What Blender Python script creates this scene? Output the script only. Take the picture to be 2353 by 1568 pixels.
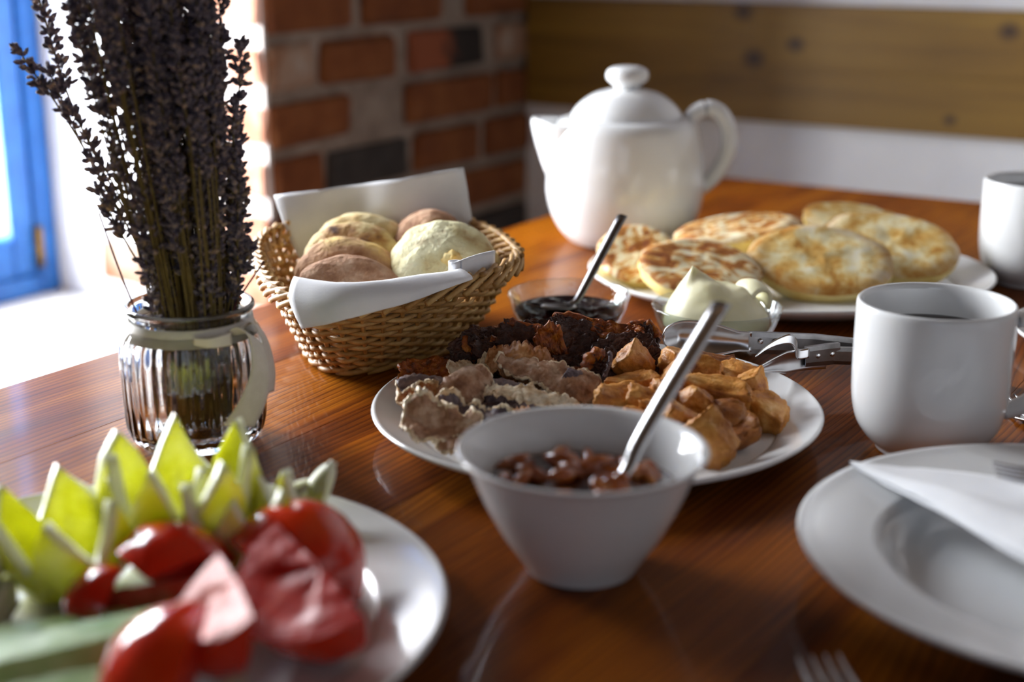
import bpy, math, random
from mathutils import Vector, Matrix, Euler, noise

# ------------------------------------------------------------------ scene, camera, light
for o in list(bpy.data.objects):
    bpy.data.objects.remove(o)
SC = bpy.context.scene
COL = SC.collection
R = math.radians
PI = math.pi
AZ = R(32.5)                      # the table is seen at an angle: camera heading is 32.5 deg left of +Y
TZ = 0.75                         # table top height
random.seed(7)

cam_d = bpy.data.cameras.new('camera')
cam = bpy.data.objects.new('camera', cam_d)
COL.objects.link(cam)
cam.location = (0, 0, TZ + 0.30)
cam.rotation_euler = (R(90 - 16.2), 0, AZ)
cam_d.lens = 50
cam_d.sensor_width = 36
cam_d.clip_start = 0.02
cam_d.dof.use_dof = True
cam_d.dof.focus_distance = 0.93
cam_d.dof.aperture_fstop = 3.6
SC.camera = cam

w = bpy.data.worlds.new('world')
SC.world = w
w.use_nodes = True
w.node_tree.nodes['Background'].inputs[0].default_value = (0.74, 0.84, 1.0, 1)
w.node_tree.nodes['Background'].inputs[1].default_value = 2.0

def area(name, loc, rot, sx, sy, power, color):
    d = bpy.data.lights.new(name, 'AREA')
    d.shape = 'RECTANGLE'; d.size = sx; d.size_y = sy; d.energy = power; d.color = color
    o = bpy.data.objects.new(name, d); COL.objects.link(o)
    o.location = loc; o.rotation_euler = rot
    return o
# daylight entering through the blue window in the deep niche
area('daylight_window', (-1.90, 0.87, 1.15), (0, R(-90), 0), 1.2, .72, 150, (0.94, 0.97, 1.0))

# sampling portals in the two window openings (they emit nothing themselves)
for nm_, lc_, rt_, sx_, sy_ in (('window_portal', (-1.70, .95, 1.16), (0, R(-90), 0), 1.28, .88), ('window_portal', (1.2, -2.62, 1.55), (R(90), 0, 0), 1.5, 1.3)):
    p_ = area(nm_, lc_, rt_, sx_, sy_, 1, (1, 1, 1)); p_.data.cycles.is_portal = True

cy_ = SC.cycles
cy_.use_adaptive_sampling = True; cy_.adaptive_threshold = .02
cy_.max_bounces = 8; cy_.diffuse_bounces = 3; cy_.glossy_bounces = 4; cy_.transmission_bounces = 8; cy_.transparent_max_bounces = 12
SC.view_settings.view_transform = 'Standard'
SC.view_settings.look = 'None'
SC.view_settings.exposure = 0.0
SC.view_settings.gamma = 1.0
SC.view_settings.use_curve_mapping = False

# ------------------------------------------------------------------ helpers
def lin(h):
    h = h.lstrip('#')
    out = []
    for i in (0, 2, 4):
        c = int(h[i:i + 2], 16) / 255
        out.append(c / 12.92 if c <= 0.04045 else ((c + 0.055) / 1.055) ** 2.4)
    return (out[0], out[1], out[2], 1)

class NT:
    def __init__(s, name):
        s.m = bpy.data.materials.new(name); s.m.use_nodes = True
        s.t = s.m.node_tree; s.n = s.t.nodes; s.b = s.n['Principled BSDF']
    def new(s, typ, **kw):
        n = s.n.new(typ)
        for k, v in kw.items():
            if k in n.inputs: n.inputs[k].default_value = v
            else: setattr(n, k, v)
        return n
    def link(s, a, b): s.t.links.new(a, b)
    def coords(s, scale=(1, 1, 1), rand=False):
        tc = s.new('ShaderNodeTexCoord'); mp = s.new('ShaderNodeMapping')
        mp.inputs['Scale'].default_value = scale
        s.link(tc.outputs['Object'], mp.inputs['Vector'])
        if rand:
            oi = s.new('ShaderNodeObjectInfo'); mu = s.new('ShaderNodeMath', operation='MULTIPLY')
            mu.inputs[1].default_value = 37.0
            s.link(oi.outputs['Random'], mu.inputs[0]); s.link(mu.outputs[0], mp.inputs['Location'])
        return mp.outputs['Vector']
    def noise(s, vec, scale, detail=4, rough=.55, dist=0):
        n = s.new('ShaderNodeTexNoise'); n.inputs['Scale'].default_value = scale
        n.inputs['Detail'].default_value = detail; n.inputs['Roughness'].default_value = rough
        n.inputs['Distortion'].default_value = dist
        s.link(vec, n.inputs['Vector']); return n.outputs['Fac']
    def ramp(s, fac, stops):
        r = s.new('ShaderNodeValToRGB'); e = r.color_ramp.elements
        while len(e) < len(stops): e.new(0.5)
        for x, (p, c) in zip(e, stops): x.position = p; x.color = lin(c) if isinstance(c, str) else c
        s.link(fac, r.inputs['Fac']); return r.outputs['Color']
    def bump(s, fac, strength, dist=.001):
        b = s.new('ShaderNodeBump'); b.inputs['Strength'].default_value = strength
        b.inputs['Distance'].default_value = dist
        s.link(fac, b.inputs['Height']); s.link(b.outputs[0], s.b.inputs['Normal'])
    def mix(s, fac, a, b, mode='MIX'):
        m = s.new('ShaderNodeMix', data_type='RGBA', blend_type=mode)
        for sock, v in ((m.inputs[0], fac), (m.inputs[6], a), (m.inputs[7], b)):
            if hasattr(v, 'is_linked'): s.link(v, sock)
            else: sock.default_value = v
        return m.outputs[2]
    def set(s, **kw):
        for k, v in kw.items(): s.b.inputs[k.replace('_', ' ')].default_value = v

def M(name, stops, scale=60, rough=.5, bump=0, bscale=None, bdist=.001, detail=5, stretch=(1, 1, 1), rand=True,
      sss=0, ssr=(.01, .004, .002), coat=0, spec=.5, dist=0):
    """a procedural material: noise -> colour ramp (+ noise relief)"""
    n = NT(name)
    v = n.coords(stretch, rand)
    f = n.noise(v, scale, detail, .6, dist)
    n.link(n.ramp(f, stops), n.b.inputs['Base Color'])
    n.set(Roughness=rough)
    n.b.inputs['Specular IOR Level'].default_value = spec
    if coat:
        n.b.inputs['Coat Weight'].default_value = coat; n.b.inputs['Coat Roughness'].default_value = .08
    if sss >= .2:
        n.b.inputs['Subsurface Weight'].default_value = sss
        n.b.inputs['Subsurface Radius'].default_value = ssr
        n.b.inputs['Subsurface Scale'].default_value = 1.0
    if bump:
        n.bump(n.noise(v, bscale or scale * 3, 4), bump, bdist)
    return n.m

def make(name, verts, faces, mat=None, parent=None, smooth=True, mats=None, fmat=None):
    me = bpy.data.meshes.new(name)
    me.from_pydata([tuple(v) for v in verts], [], faces)
    if mats:
        for m in mats: me.materials.append(m)
    elif mat: me.materials.append(mat)
    if fmat: me.polygons.foreach_set('material_index', fmat)
    if smooth: me.polygons.foreach_set('use_smooth', [True] * len(me.polygons))
    me.update()
    return link(name, me, parent)

def link(name, me, parent=None):
    o = bpy.data.objects.new(name, me); COL.objects.link(o)
    if parent: o.parent = parent
    return o

def tag(o, label, cat, group=None, kind=None):
    o['label'] = label; o['category'] = cat
    if group: o['group'] = group
    if kind: o['kind'] = kind
    return o

def thing(name, label, cat, loc=(0, 0, 0), rz=0, group=None):
    o = bpy.data.objects.new(name, None); COL.objects.link(o)
    o.empty_display_size = .02
    o.location = loc; o.rotation_euler = (0, 0, rz)
    return tag(o, label, cat, group)

def struct(o):
    o['kind'] = 'structure'; return o

def lathe(prof, seg=64, rmod=None, cx=0, cy=0, closed=False):
    """prof: (r, z) list; poles allowed at r=0"""
    V, Fc, rows = [], [], []
    for i, (r, z) in enumerate(prof):
        if r < 1e-6:
            rows.append([len(V)]); V.append((cx, cy, z))
        else:
            row = []
            for k in range(seg):
                a = 2 * PI * k / seg
                rr = r + (rmod(i, a) if rmod else 0)
                row.append(len(V)); V.append((cx + rr * math.cos(a), cy + rr * math.sin(a), z))
            rows.append(row)
    pairs = list(zip(rows, rows[1:]))
    if closed: pairs.append((rows[-1], rows[0]))
    for a, b in pairs:
        for k in range(seg):
            k2 = (k + 1) % seg
            if len(a) == 1 and len(b) == 1: continue
            if len(a) == 1: Fc.append((a[0], b[k2], b[k]))
            elif len(b) == 1: Fc.append((a[k], a[k2], b[0]))
            else: Fc.append((a[k], a[k2], b[k2], b[k]))
    return V, Fc

def smooth_prof(p, n=6):
    """Catmull-Rom through profile or path points"""
    out = []
    P = [Vector(q) for q in p]
    for i in range(len(P) - 1):
        a = P[i - 1] if i else P[i] * 2 - P[i + 1]
        b, c = P[i], P[i + 1]
        d = P[i + 2] if i + 2 < len(P) else P[i + 1] * 2 - P[i]
        for k in range(n):
            t = k / n
            out.append(.5 * ((2 * b) + (c - a) * t + (2 * a - 5 * b + 4 * c - d) * t * t + (3 * b - a - 3 * c + d) * t ** 3))
    out.append(P[-1])
    return out

def tube(path, rad, seg=8, closed=False, flat=1.0, upv=None, caps=True):
    """tube along path; rad number or list; flat squeezes the second axis"""
    P = [Vector(p) for p in path]; n = len(P)
    V, Fc = [], []
    prev = None
    for i in range(n):
        if closed: t = P[(i + 1) % n] - P[i - 1]
        else: t = P[min(i + 1, n - 1)] - P[max(i - 1, 0)]
        t.normalize()
        if upv is not None:
            u = Vector(upv) - t * t.dot(Vector(upv))
        elif prev is None:
            u = Vector((0, 0, 1)) if abs(t.z) < .9 else Vector((1, 0, 0)); u = u - t * t.dot(u)
        else: u = prev - t * t.dot(prev)
        u.normalize(); prev = u
        v = t.cross(u)
        r = rad[i] if isinstance(rad, (list, tuple)) else rad
        for k in range(seg):
            a = 2 * PI * k / seg
            V.append(P[i] + u * (r * math.cos(a)) + v * (r * flat * math.sin(a)))
    m = n if closed else n - 1
    for i in range(m):
        j = (i + 1) % n
        for k in range(seg):
            k2 = (k + 1) % seg
            Fc.append((i * seg + k, i * seg + k2, j * seg + k2, j * seg + k))
    if not closed and caps:
        Fc.append(tuple(range(seg - 1, -1, -1))); Fc.append(tuple((n - 1) * seg + k for k in range(seg)))
    return V, Fc

def box(x0, x1, y0, y1, z0, z1, b=0):
    """box with chamfered edges (b)"""
    if not b:
        V = [(x, y, z) for x in (x0, x1) for y in (y0, y1) for z in (z0, z1)]
        return V, [(0, 1, 3, 2), (4, 6, 7, 5), (0, 4, 5, 1), (2, 3, 7, 6), (0, 2, 6, 4), (1, 5, 7, 3)]
    V, idx = [], {}
    X = (x0, x1); Y = (y0, y1); Z = (z0, z1)
    for i in (0, 1):
        for j in (0, 1):
            for k in (0, 1):
                sx, sy, sz = (1, -1)[i], (1, -1)[j], (1, -1)[k]
                for ax in range(3):
                    p = [X[i] + sx * b, Y[j] + sy * b, Z[k] + sz * b]
                    p[ax] = (X[i], Y[j], Z[k])[ax]
                    idx[i, j, k, ax] = len(V); V.append(tuple(p))
    Fc = []
    for i in (0, 1):
        q = [idx[i, 0, 0, 0], idx[i, 1, 0, 0], idx[i, 1, 1, 0], idx[i, 0, 1, 0]]; Fc.append(q if i else q[::-1])
        q = [idx[0, i, 0, 1], idx[0, i, 1, 1], idx[1, i, 1, 1], idx[1, i, 0, 1]]; Fc.append(q if i else q[::-1])
        q = [idx[0, 0, i, 2], idx[1, 0, i, 2], idx[1, 1, i, 2], idx[0, 1, i, 2]]; Fc.append(q if i else q[::-1])
    for i in (0, 1):
        for j in (0, 1):
            q = [idx[i, j, 0, 0], idx[i, j, 1, 0], idx[i, j, 1, 1], idx[i, j, 0, 1]]; Fc.append(q if (i + j) % 2 == 0 else q[::-1])
            q = [idx[i, 0, j, 0], idx[i, 1, j, 0], idx[i, 1, j, 2], idx[i, 0, j, 2]]; Fc.append(q if (i + j) % 2 else q[::-1])
            q = [idx[0, i, j, 1], idx[1, i, j, 1], idx[1, i, j, 2], idx[0, i, j, 2]]; Fc.append(q if (i + j) % 2 == 0 else q[::-1])
            for k in (0, 1):
                q = [idx[i, j, k, a] for a in range(3)]; Fc.append(q if (i + j + k) % 2 == 0 else q[::-1])
    return V, [tuple(f) for f in Fc]

def join(*ms):
    V, Fc = [], []
    for v, f in ms:
        o = len(V); V += list(v); Fc += [tuple(i + o for i in q) for q in f]
    return V, Fc

def fbm(p, s, seed=0, oct=3):
    q = Vector(p) * s + Vector((seed * 13.7, seed * 7.3, seed * 3.1))
    return noise.fractal(q, 1.0, 2.0, oct)

def grid_sphere(nu, nv):
    V = [(0, 0, -1)]
    for j in range(1, nv):
        ph = -PI / 2 + PI * j / nv
        for i in range(nu):
            a = 2 * PI * i / nu
            V.append((math.cos(ph) * math.cos(a), math.cos(ph) * math.sin(a), math.sin(ph)))
    V.append((0, 0, 1))
    Fc = []
    for i in range(nu): Fc.append((0, 1 + (i + 1) % nu, 1 + i))
    for j in range(nv - 2):
        for i in range(nu):
            a = 1 + j * nu + i; b = 1 + j * nu + (i + 1) % nu
            Fc.append((a, b, b + nu, a + nu))
    L = len(V) - 1
    for i in range(nu): Fc.append((L, 1 + (nv - 2) * nu + i, 1 + (nv - 2) * nu + (i + 1) % nu))
    return V, Fc

def sheet(fn, nu, nv):
    V = [fn(i / nu, j / nv) for i in range(nu + 1) for j in range(nv + 1)]
    Fc = [(i * (nv + 1) + j, (i + 1) * (nv + 1) + j, (i + 1) * (nv + 1) + j + 1, i * (nv + 1) + j + 1)
          for i in range(nu) for j in range(nv)]
    return V, Fc

def solid(o, th, off=0, rim=None):
    m = o.modifiers.new('thickness', 'SOLIDIFY'); m.thickness = th; m.offset = off
    if rim is not None: m.material_offset_rim = rim
    return o

def subsurf(o, n=1):
    m = o.modifiers.new('smooth', 'SUBSURF'); m.levels = n; m.render_levels = n
    return o

# ------------------------------------------------------------------ materials
def glass_mat(name, tint='#ffffff', rough=0.0):
    n = NT(name); v = n.coords((1, 1, 1))
    n.link(n.ramp(n.noise(v, 30), [(0, tint), (1, '#ffffff')]), n.b.inputs['Base Color'])
    n.set(Roughness=rough, IOR=1.47); n.b.inputs['Transmission Weight'].default_value = 1
    return n.m

def pane_mat(name='window_glass', tint='#ffffff'):
    n = NT(name)
    tr = n.new('ShaderNodeBsdfTransparent'); n.link(n.ramp(n.noise(n.coords(), 40), [(0, tint), (1, '#ffffff')]), tr.inputs[0]); gl = n.new('ShaderNodeBsdfGlossy'); gl.inputs['Roughness'].default_value = .02
    lw = n.new('ShaderNodeLayerWeight'); pw = n.new('ShaderNodeMath', operation='POWER'); pw.inputs[1].default_value = 2.6
    fr = n.new('ShaderNodeMath', operation='MULTIPLY_ADD'); fr.inputs[1].default_value = .75; fr.inputs[2].default_value = .06
    n.link(lw.outputs['Facing'], pw.inputs[0]); n.link(pw.outputs[0], fr.inputs[0])
    mx = n.new('ShaderNodeMixShader')
    n.link(fr.outputs[0], mx.inputs[0]); n.link(tr.outputs[0], mx.inputs[1]); n.link(gl.outputs[0], mx.inputs[2])
    n.link(mx.outputs[0], n.n['Material Output'].inputs['Surface'])
    return n.m

def wood_table():
    n = NT('stained_table_wood')
    v = n.coords((1, 1, 1))
    oi = n.new('ShaderNodeObjectInfo')
    comb = n.new('ShaderNodeCombineXYZ'); mu = n.new('ShaderNodeMath', operation='MULTIPLY'); mu.inputs[1].default_value = 9.0
    n.link(oi.outputs['Random'], mu.inputs[0]); n.link(mu.outputs[0], comb.inputs[1]); n.link(mu.outputs[0], comb.inputs[2])
    add = n.new('ShaderNodeVectorMath', operation='ADD'); n.link(v, add.inputs[0]); n.link(comb.outputs[0], add.inputs[1])
    # warp the grain
    mp = n.new('ShaderNodeMapping'); mp.inputs['Scale'].default_value = (5.5, .9, 5.5); n.link(add.outputs[0], mp.inputs['Vector'])
    warp = n.noise(mp.outputs[0], 1.0, 3, .5)
    ma = n.new('ShaderNodeMath', operation='MULTIPLY_ADD'); ma.inputs[1].default_value = .11; ma.inputs[2].default_value = 0
    n.link(warp, ma.inputs[0])
    cx = n.new('ShaderNodeCombineXYZ'); n.link(ma.outputs[0], cx.inputs[0])
    ad2 = n.new('ShaderNodeVectorMath', operation='ADD'); n.link(add.outputs[0], ad2.inputs[0]); n.link(cx.outputs[0], ad2.inputs[1])
    wv = n.new('ShaderNodeTexWave', wave_type='BANDS', bands_direction='X', wave_profile='SAW')
    wv.inputs['Scale'].default_value = 62; wv.inputs['Distortion'].default_value = .6; wv.inputs['Detail'].default_value = 2
    n.link(ad2.outputs[0], wv.inputs['Vector'])
    mp2 = n.new('ShaderNodeMapping'); mp2.inputs['Scale'].default_value = (900, 9, 900); n.link(ad2.outputs[0], mp2.inputs['Vector'])
    fib = n.noise(mp2.outputs[0], 1.0, 3, .6)
    mp3 = n.new('ShaderNodeMapping'); mp3.inputs['Scale'].default_value = (16, 2.2, 16); n.link(ad2.outputs[0], mp3.inputs['Vector'])
    blot = n.noise(mp3.outputs[0], 1.0, 4, .6, .6)
    base = n.ramp(blot, [(.28, '#512706'), (.45, '#94500c'), (.60, '#bb7418'), (.8, '#96550d')])
    dark = n.ramp(wv.outputs['Fac'], [(.0, '#ffffff'), (.55, '#e8dccf'), (.93, '#8a6a55'), (1, '#c8b5a6')])
    c1 = n.mix(.75, base, dark, 'MULTIPLY')
    c2 = n.mix(.45, c1, n.ramp(fib, [(.35, '#6b5a4c'), (.6, '#ffffff')]), 'MULTIPLY')
    tone = n.ramp(oi.outputs['Random'], [(0, '#b08c6c'), (.5, '#fff6e8'), (1, '#cfae8c')])
    c3 = n.mix(.6, c2, tone, 'MULTIPLY')
    n.link(c3, n.b.inputs['Base Color'])
    n.set(Roughness=.42); n.b.inputs['Specular IOR Level'].default_value = .04; n.b.inputs['Coat Weight'].default_value = .17; n.b.inputs['Coat Roughness'].default_value = .06
    n.bump(wv.outputs['Fac'], .22, .0005)
    return n.m

def wood_panel():
    n = NT('ochre_panel_wood')
    v = n.coords((1, 1, 1))
    mp = n.new('ShaderNodeMapping'); mp.inputs['Scale'].default_value = (1.6, 20, 22); n.link(v, mp.inputs['Vector'])
    f = n.noise(mp.outputs[0], 1.0, 5, .6, .8)
    col = n.ramp(f, [(.25, '#5c400f'), (.5, '#7b5917'), (.75, '#8c6a20')])
    # knots in the timber
    for kx, kz, kr in ((-0.86, .862, .016), (-0.795, .885, .012), (-0.88, .93, .014), (-0.49, .915, .013), (-.56, .79, .008), (-1.05, .80, .012)):
        tc = n.new('ShaderNodeTexCoord')
        sub = n.new('ShaderNodeVectorMath', operation='SUBTRACT'); sub.inputs[1].default_value = (kx, 2.03, kz)
        n.link(tc.outputs['Object'], sub.inputs[0])
        sc = n.new('ShaderNodeVectorMath', operation='MULTIPLY'); sc.inputs[1].default_value = (.8, 0, 1); n.link(sub.outputs[0], sc.inputs[0])
        ln = n.new('ShaderNodeVectorMath', operation='LENGTH'); n.link(sc.outputs[0], ln.inputs[0])
        mr = n.new('ShaderNodeMapRange'); mr.inputs['From Min'].default_value = kr * 1.25; mr.inputs['From Max'].default_value = kr * .35
        n.link(ln.outputs['Value'], mr.inputs['Value'])
        col = n.mix(mr.outputs[0], col, lin('#3a220a'))
    n.link(col, n.b.inputs['Base Color']); n.set(Roughness=.55)
    n.bump(f, .2, .001)
    return n.m

CERAMIC = M('white_glazed_ceramic', [(.3, '#e6e7e8'), (.7, '#eceded')], 14, .12, spec=.5, coat=.3)
PLASTER = M('white_wall_plaster', [(.3, '#e2e2e4'), (.7, '#edecec')], 9, .85, .25, 60, .002, rand=False)
MORTAR = M('brick_mortar', [(.3, '#77695d'), (.55, '#8f8276'), (.8, '#a79b90')], 26, .95, .5, 140, .003, rand=False)
WHITEMORTAR = M('pale_mortar', [(.3, '#c9c0ba'), (.7, '#e0dad5')], 26, .95, .5, 140, .003, rand=False)
BRICK = M('red_brick', [(.2, '#582c10'), (.45, '#703c18'), (.6, '#7e4a22'), (.82, '#8e6040')], 16, .9, .5, 120, .002)
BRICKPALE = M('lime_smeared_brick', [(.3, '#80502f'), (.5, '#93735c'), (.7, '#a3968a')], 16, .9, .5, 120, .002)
LITBRICK = M('daylit_brick', [(.3, '#a8694a'), (.5, '#bf8a70'), (.75, '#d0ab98')], 22, .9, .5, 120, .002)  # lighter copy of the red brick, daylight on the reveal put into its colour
BLACKBRICK = M('charred_black_brick', [(.3, '#221f1e'), (.7, '#3a3532')], 24, .75, .4, 120, .002)
FLOORM = M('pale_floor_tile', [(.3, '#b9b2a6'), (.7, '#cbc5ba')], 6, .6, rand=False)
CEILWOOD = M('ceiling_boards', [(.3, '#5a4028'), (.7, '#7a5a3a')], 5, .7, stretch=(8, 1, 1), rand=False)
SILL = M('white_sill_paint', [(.3, '#e4e0d8'), (.7, '#efece6')], 12, .55, .15, 60, rand=False)
BLUE = M('blue_window_paint', [(.3, '#1c5fae'), (.7, '#2a72c2')], 30, .45, .1, 90, rand=False)
BRASS = M('brass_hinge', [(.3, '#8a6a30'), (.7, '#a5813c')], 60, .4)
WOOD = wood_table()
PANEL = wood_panel()
GLASS = glass_mat('clear_glass', '#f6fbfa')
PANE = pane_mat()
THINGLASS = pane_mat('thin_clear_glass', '#eef6f4')
STEEL = M('brushed_steel', [(.3, '#c4c4c6'), (.7, '#d6d6d8')], 80, .27, rand=True)
DARKSTEEL = M('satin_steel', [(.3, '#7e7d7d'), (.7, '#969494')], 80, .3)
for m_ in (STEEL, DARKSTEEL, BRASS): m_.node_tree.nodes['Principled BSDF'].inputs['Metallic'].default_value = 1
PAPER = M('white_paper_tissue', [(.3, '#eceef2'), (.7, '#f6f7fa')], 30, .9, .25, 700, .0006, sss=0, rand=False)
RIBBON = M('cream_satin_ribbon', [(.3, '#d9d2c6'), (.7, '#e6e0d6')], 120, .55, .2, 900, .0003)
WICKER = M('natural_wicker', [(.25, '#8a5f2a'), (.5, '#ad7f42'), (.75, '#c99d60')], 90, .5, .3, 400, .0005)
WICKERL = M('pale_wicker', [(.25, '#a67a3f'), (.5, '#c49a5e'), (.75, '#dcb87e')], 90, .45, .3, 400, .0005)
BUNPALE = M('pale_bread_crust', [(.3, '#cf9f5c'), (.46, '#e6cf94'), (.62, '#efe2b4'), (.8, '#dfb671')], 42, .75, .9, 230, .0022, sss=.08)
BUNFLOUR = M('floury_brown_crust', [(.3, '#8a5a3c'), (.5, '#b08463'), (.68, '#c9a688'), (.85, '#d9c0a6')], 75, .85, .9, 230, .0022)
CRUMB = M('torn_bread_crumb', [(.3, '#e8b64a'), (.6, '#f3e0a0')], 90, .8, .5, 500, .001)
TOASTCRUST = M('toast_underside', [(.3, '#d8b25a'), (.55, '#ead28a'), (.8, '#f0e0aa')], 40, .7, .3, 300, .001)
JERKY = M('dark_dried_meat', [(.3, '#28120b'), (.5, '#48241a'), (.66, '#643a26'), (.82, '#94602e')], 150, .38, .9, 420, .0016, spec=.6)
JERKYORANGE = M('orange_fat_and_lit_meat', [(.3, '#4d1d08'), (.5, '#9c4a0e'), (.7, '#c97a1c')], 170, .4, .8, 420, .0014, sss=.15)
PORK = M('grey_cured_pork', [(.3, '#43373d'), (.45, '#675860'), (.60, '#8d7874'), (.78, '#c4ab9a')], 75, .5, .6, 380, .0012, sss=.05)
TANPORK = M('tan_cured_pork', [(.3, '#84583c'), (.46, '#b08262'), (.62, '#cfae92'), (.82, '#e6d6c2')], 85, .5, .6, 380, .0012, sss=.06)
PORKFAT = M('tan_pork_fat', [(.3, '#b88a5c'), (.42, '#dcbc92'), (.56, '#eedcbc'), (.8, '#f8eedb')], 110, .5, .5, 380, .0012, sss=.08)
RIND = M('amber_pork_rind', [(.3, '#8a4a1c'), (.5, '#b4743c'), (.65, '#cf9a66'), (.85, '#e2c09a')], 90, .42, .4, 300, .001, sss=.1)
CRACK = M('golden_crackling', [(.28, '#96521a'), (.46, '#c47e30'), (.62, '#dc9f52'), (.82, '#ecc084')], 110, .45, .7, 420, .0012, sss=.08)
CRACKD = M('browned_crackling', [(.28, '#5c2f0e'), (.5, '#9a5a20'), (.7, '#b87a38')], 110, .5, .7, 420, .0012)
TOMSKIN = M('tomato_skin', [(.3, '#bf1606'), (.55, '#de2e0a'), (.8, '#f0560f')], 18, .18, sss=.1, ssr=(.02, .003, .002), coat=.4)
TOMFLESH = M('tomato_flesh', [(.3, '#b01004'), (.56, '#cc220c'), (.72, '#de4a28'), (.9, '#eea080')], 80, .32, .5, 200, .0015, sss=.08, ssr=(.006, .002, .001), spec=.25)
TOMPALE = M('pale_tomato_core', [(.3, '#b83422'), (.5, '#cc5a46'), (.8, '#de9484')], 90, .5, .3, 200, .001, sss=.06, ssr=(.004, .002, .001), spec=.25)
PEPPER = M('yellow_pepper_wall', [(.3, '#d0d21e'), (.48, '#e0e250'), (.64, '#f0f2b4')], 40, .35, .2, 120, .001, sss=.7, ssr=(.014, .014, .004))
PEPRIM = M('pepper_cut_edge', [(.3, '#e6ebc0'), (.7, '#f3f5de')], 60, .4, sss=.2, ssr=(.01, .01, .005))
CUKESKIN = M('cucumber_skin', [(.3, '#1f5a1c'), (.6, '#3f8a34'), (.85, '#7cb45c')], 30, .35, stretch=(1, 6, 6))
CUKE = M('cucumber_flesh', [(.3, '#8cbb68'), (.55, '#b4d490'), (.8, '#d8e8c0')], 40, .35, .2, 160, .001, sss=.2, ssr=(.008, .01, .004))
CHEESE = M('white_cheese', [(.3, '#dcdccb'), (.7, '#eaeade')], 40, .5, .3, 200, .001, sss=.15)
CHEESERIND = M('cheese_rind', [(.3, '#7d7442'), (.7, '#99905c')], 40, .6)
CREAM = M('whipped_butter', [(.3, '#efe9b8'), (.6, '#f6f1cf'), (.85, '#f2e7a4')], 30, .42, .2, 120, .001, sss=.2, ssr=(.008, .007, .004), rand=False)
JAM = M('dark_plum_jam', [(.3, '#14030a'), (.6, '#2b0810'), (.85, '#4a1018')], 60, .16, .9, 160, .003, spec=.25)
COFFEE = M('black_tea', [(.3, '#2a1410'), (.7, '#3a1e16')], 20, .05, rand=False)
SAUCE = M('brown_stew_sauce', [(.3, '#2a0f06'), (.6, '#4a1e0c'), (.85, '#6e3314')], 90, .16, .7, 220, .002, coat=.5)
CHUNK = M('stewed_bean_chunks', [(.3, '#6e2c10'), (.52, '#a9561e'), (.75, '#cf8638')], 70, .18, .5, 260, .001, coat=.6)
LAV = M('dried_lavender_buds', [(.3, '#2c2836'), (.42, '#4a4454'), (.54, '#776a72'), (.68, '#b89a7c')], 220, .8, rand=True)
LAVSTEM = M('dried_lavender_stem', [(.3, '#56461f'), (.6, '#7c6836'), (.85, '#92824c')], 90, .8)
DRYRED = M('reddish_dry_stalk', [(.3, '#4a1a22'), (.7, '#6b2a30')], 90, .7)

def toast_margin(n, col):
    tc = n.new('ShaderNodeTexCoord'); sc = n.new('ShaderNodeVectorMath', operation='MULTIPLY'); sc.inputs[1].default_value = (18.5, 24, 0)
    n.link(tc.outputs['Object'], sc.inputs[0])
    ln = n.new('ShaderNodeVectorMath', operation='LENGTH'); n.link(sc.outputs[0], ln.inputs[0])
    ad = n.new('ShaderNodeMath', operation='MULTIPLY_ADD'); ad.inputs[1].default_value = .35; n.link(n.noise(tc.outputs['Object'], 90), ad.inputs[0]); n.link(ln.outputs['Value'], ad.inputs[2])
    mr = n.new('ShaderNodeMapRange'); mr.inputs['From Min'].default_value = .95; mr.inputs['From Max'].default_value = 1.25; mr.inputs['To Max'].default_value = .5
    n.link(ad.outputs[0], mr.inputs['Value'])
    return n.mix(mr.outputs[0], col, lin('#a8641c'))
def toast_face():
    n = NT('toasted_cut_face'); v = n.coords((1, 1, 1), True)
    f = n.noise(v, 42, 6, .68, .3)
    col = n.ramp(f, [(.28, '#a8641c'), (.39, '#d0963a'), (.47, '#e6c070'), (.54, '#f2e2ac'), (.66, '#f8f2da')])
    n.link(toast_margin(n, col), n.b.inputs['Base Color']); n.set(Roughness=.6); n.bump(n.noise(v, 420, 4), .8, .0016)
    return n.m
TOAST = toast_face()
def toast_dark():
    n = NT('browned_cut_face'); v = n.coords((1, 1.6, 1), True)
    f = n.noise(v, 48, 5, .6, 1.2)
    col = n.ramp(f, [(.34, '#8a4610'), (.44, '#b87024'), (.50, '#dda24c'), (.54, '#f3e3b4'), (.72, '#faf3dc')])
    n.link(toast_margin(n, col), n.b.inputs['Base Color']); n.set(Roughness=.6); n.bump(n.noise(v, 420, 4), .8, .0016)
    return n.m
TOAST2 = toast_dark()
def charred_end():
    n = NT('half_charred_brick'); v = n.coords((1, 1, 1))
    sp = n.new('ShaderNodeSeparateXYZ'); n.link(v, sp.inputs[0])
    ad = n.new('ShaderNodeMath', operation='MULTIPLY_ADD'); ad.inputs[1].default_value = .10
    n.link(n.noise(v, 20), ad.inputs[0]); n.link(sp.outputs[1], ad.inputs[2])
    mr = n.new('ShaderNodeMapRange'); mr.inputs['From Min'].default_value = .035; mr.inputs['From Max'].default_value = .065
    n.link(ad.outputs[0], mr.inputs['Value'])
    n.link(n.mix(mr.outputs[0], lin('#8a4a2c'), lin('#211c1a')), n.b.inputs['Base Color']); n.set(Roughness=.85)
    return n.m
HALFCHAR = charred_end()

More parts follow.
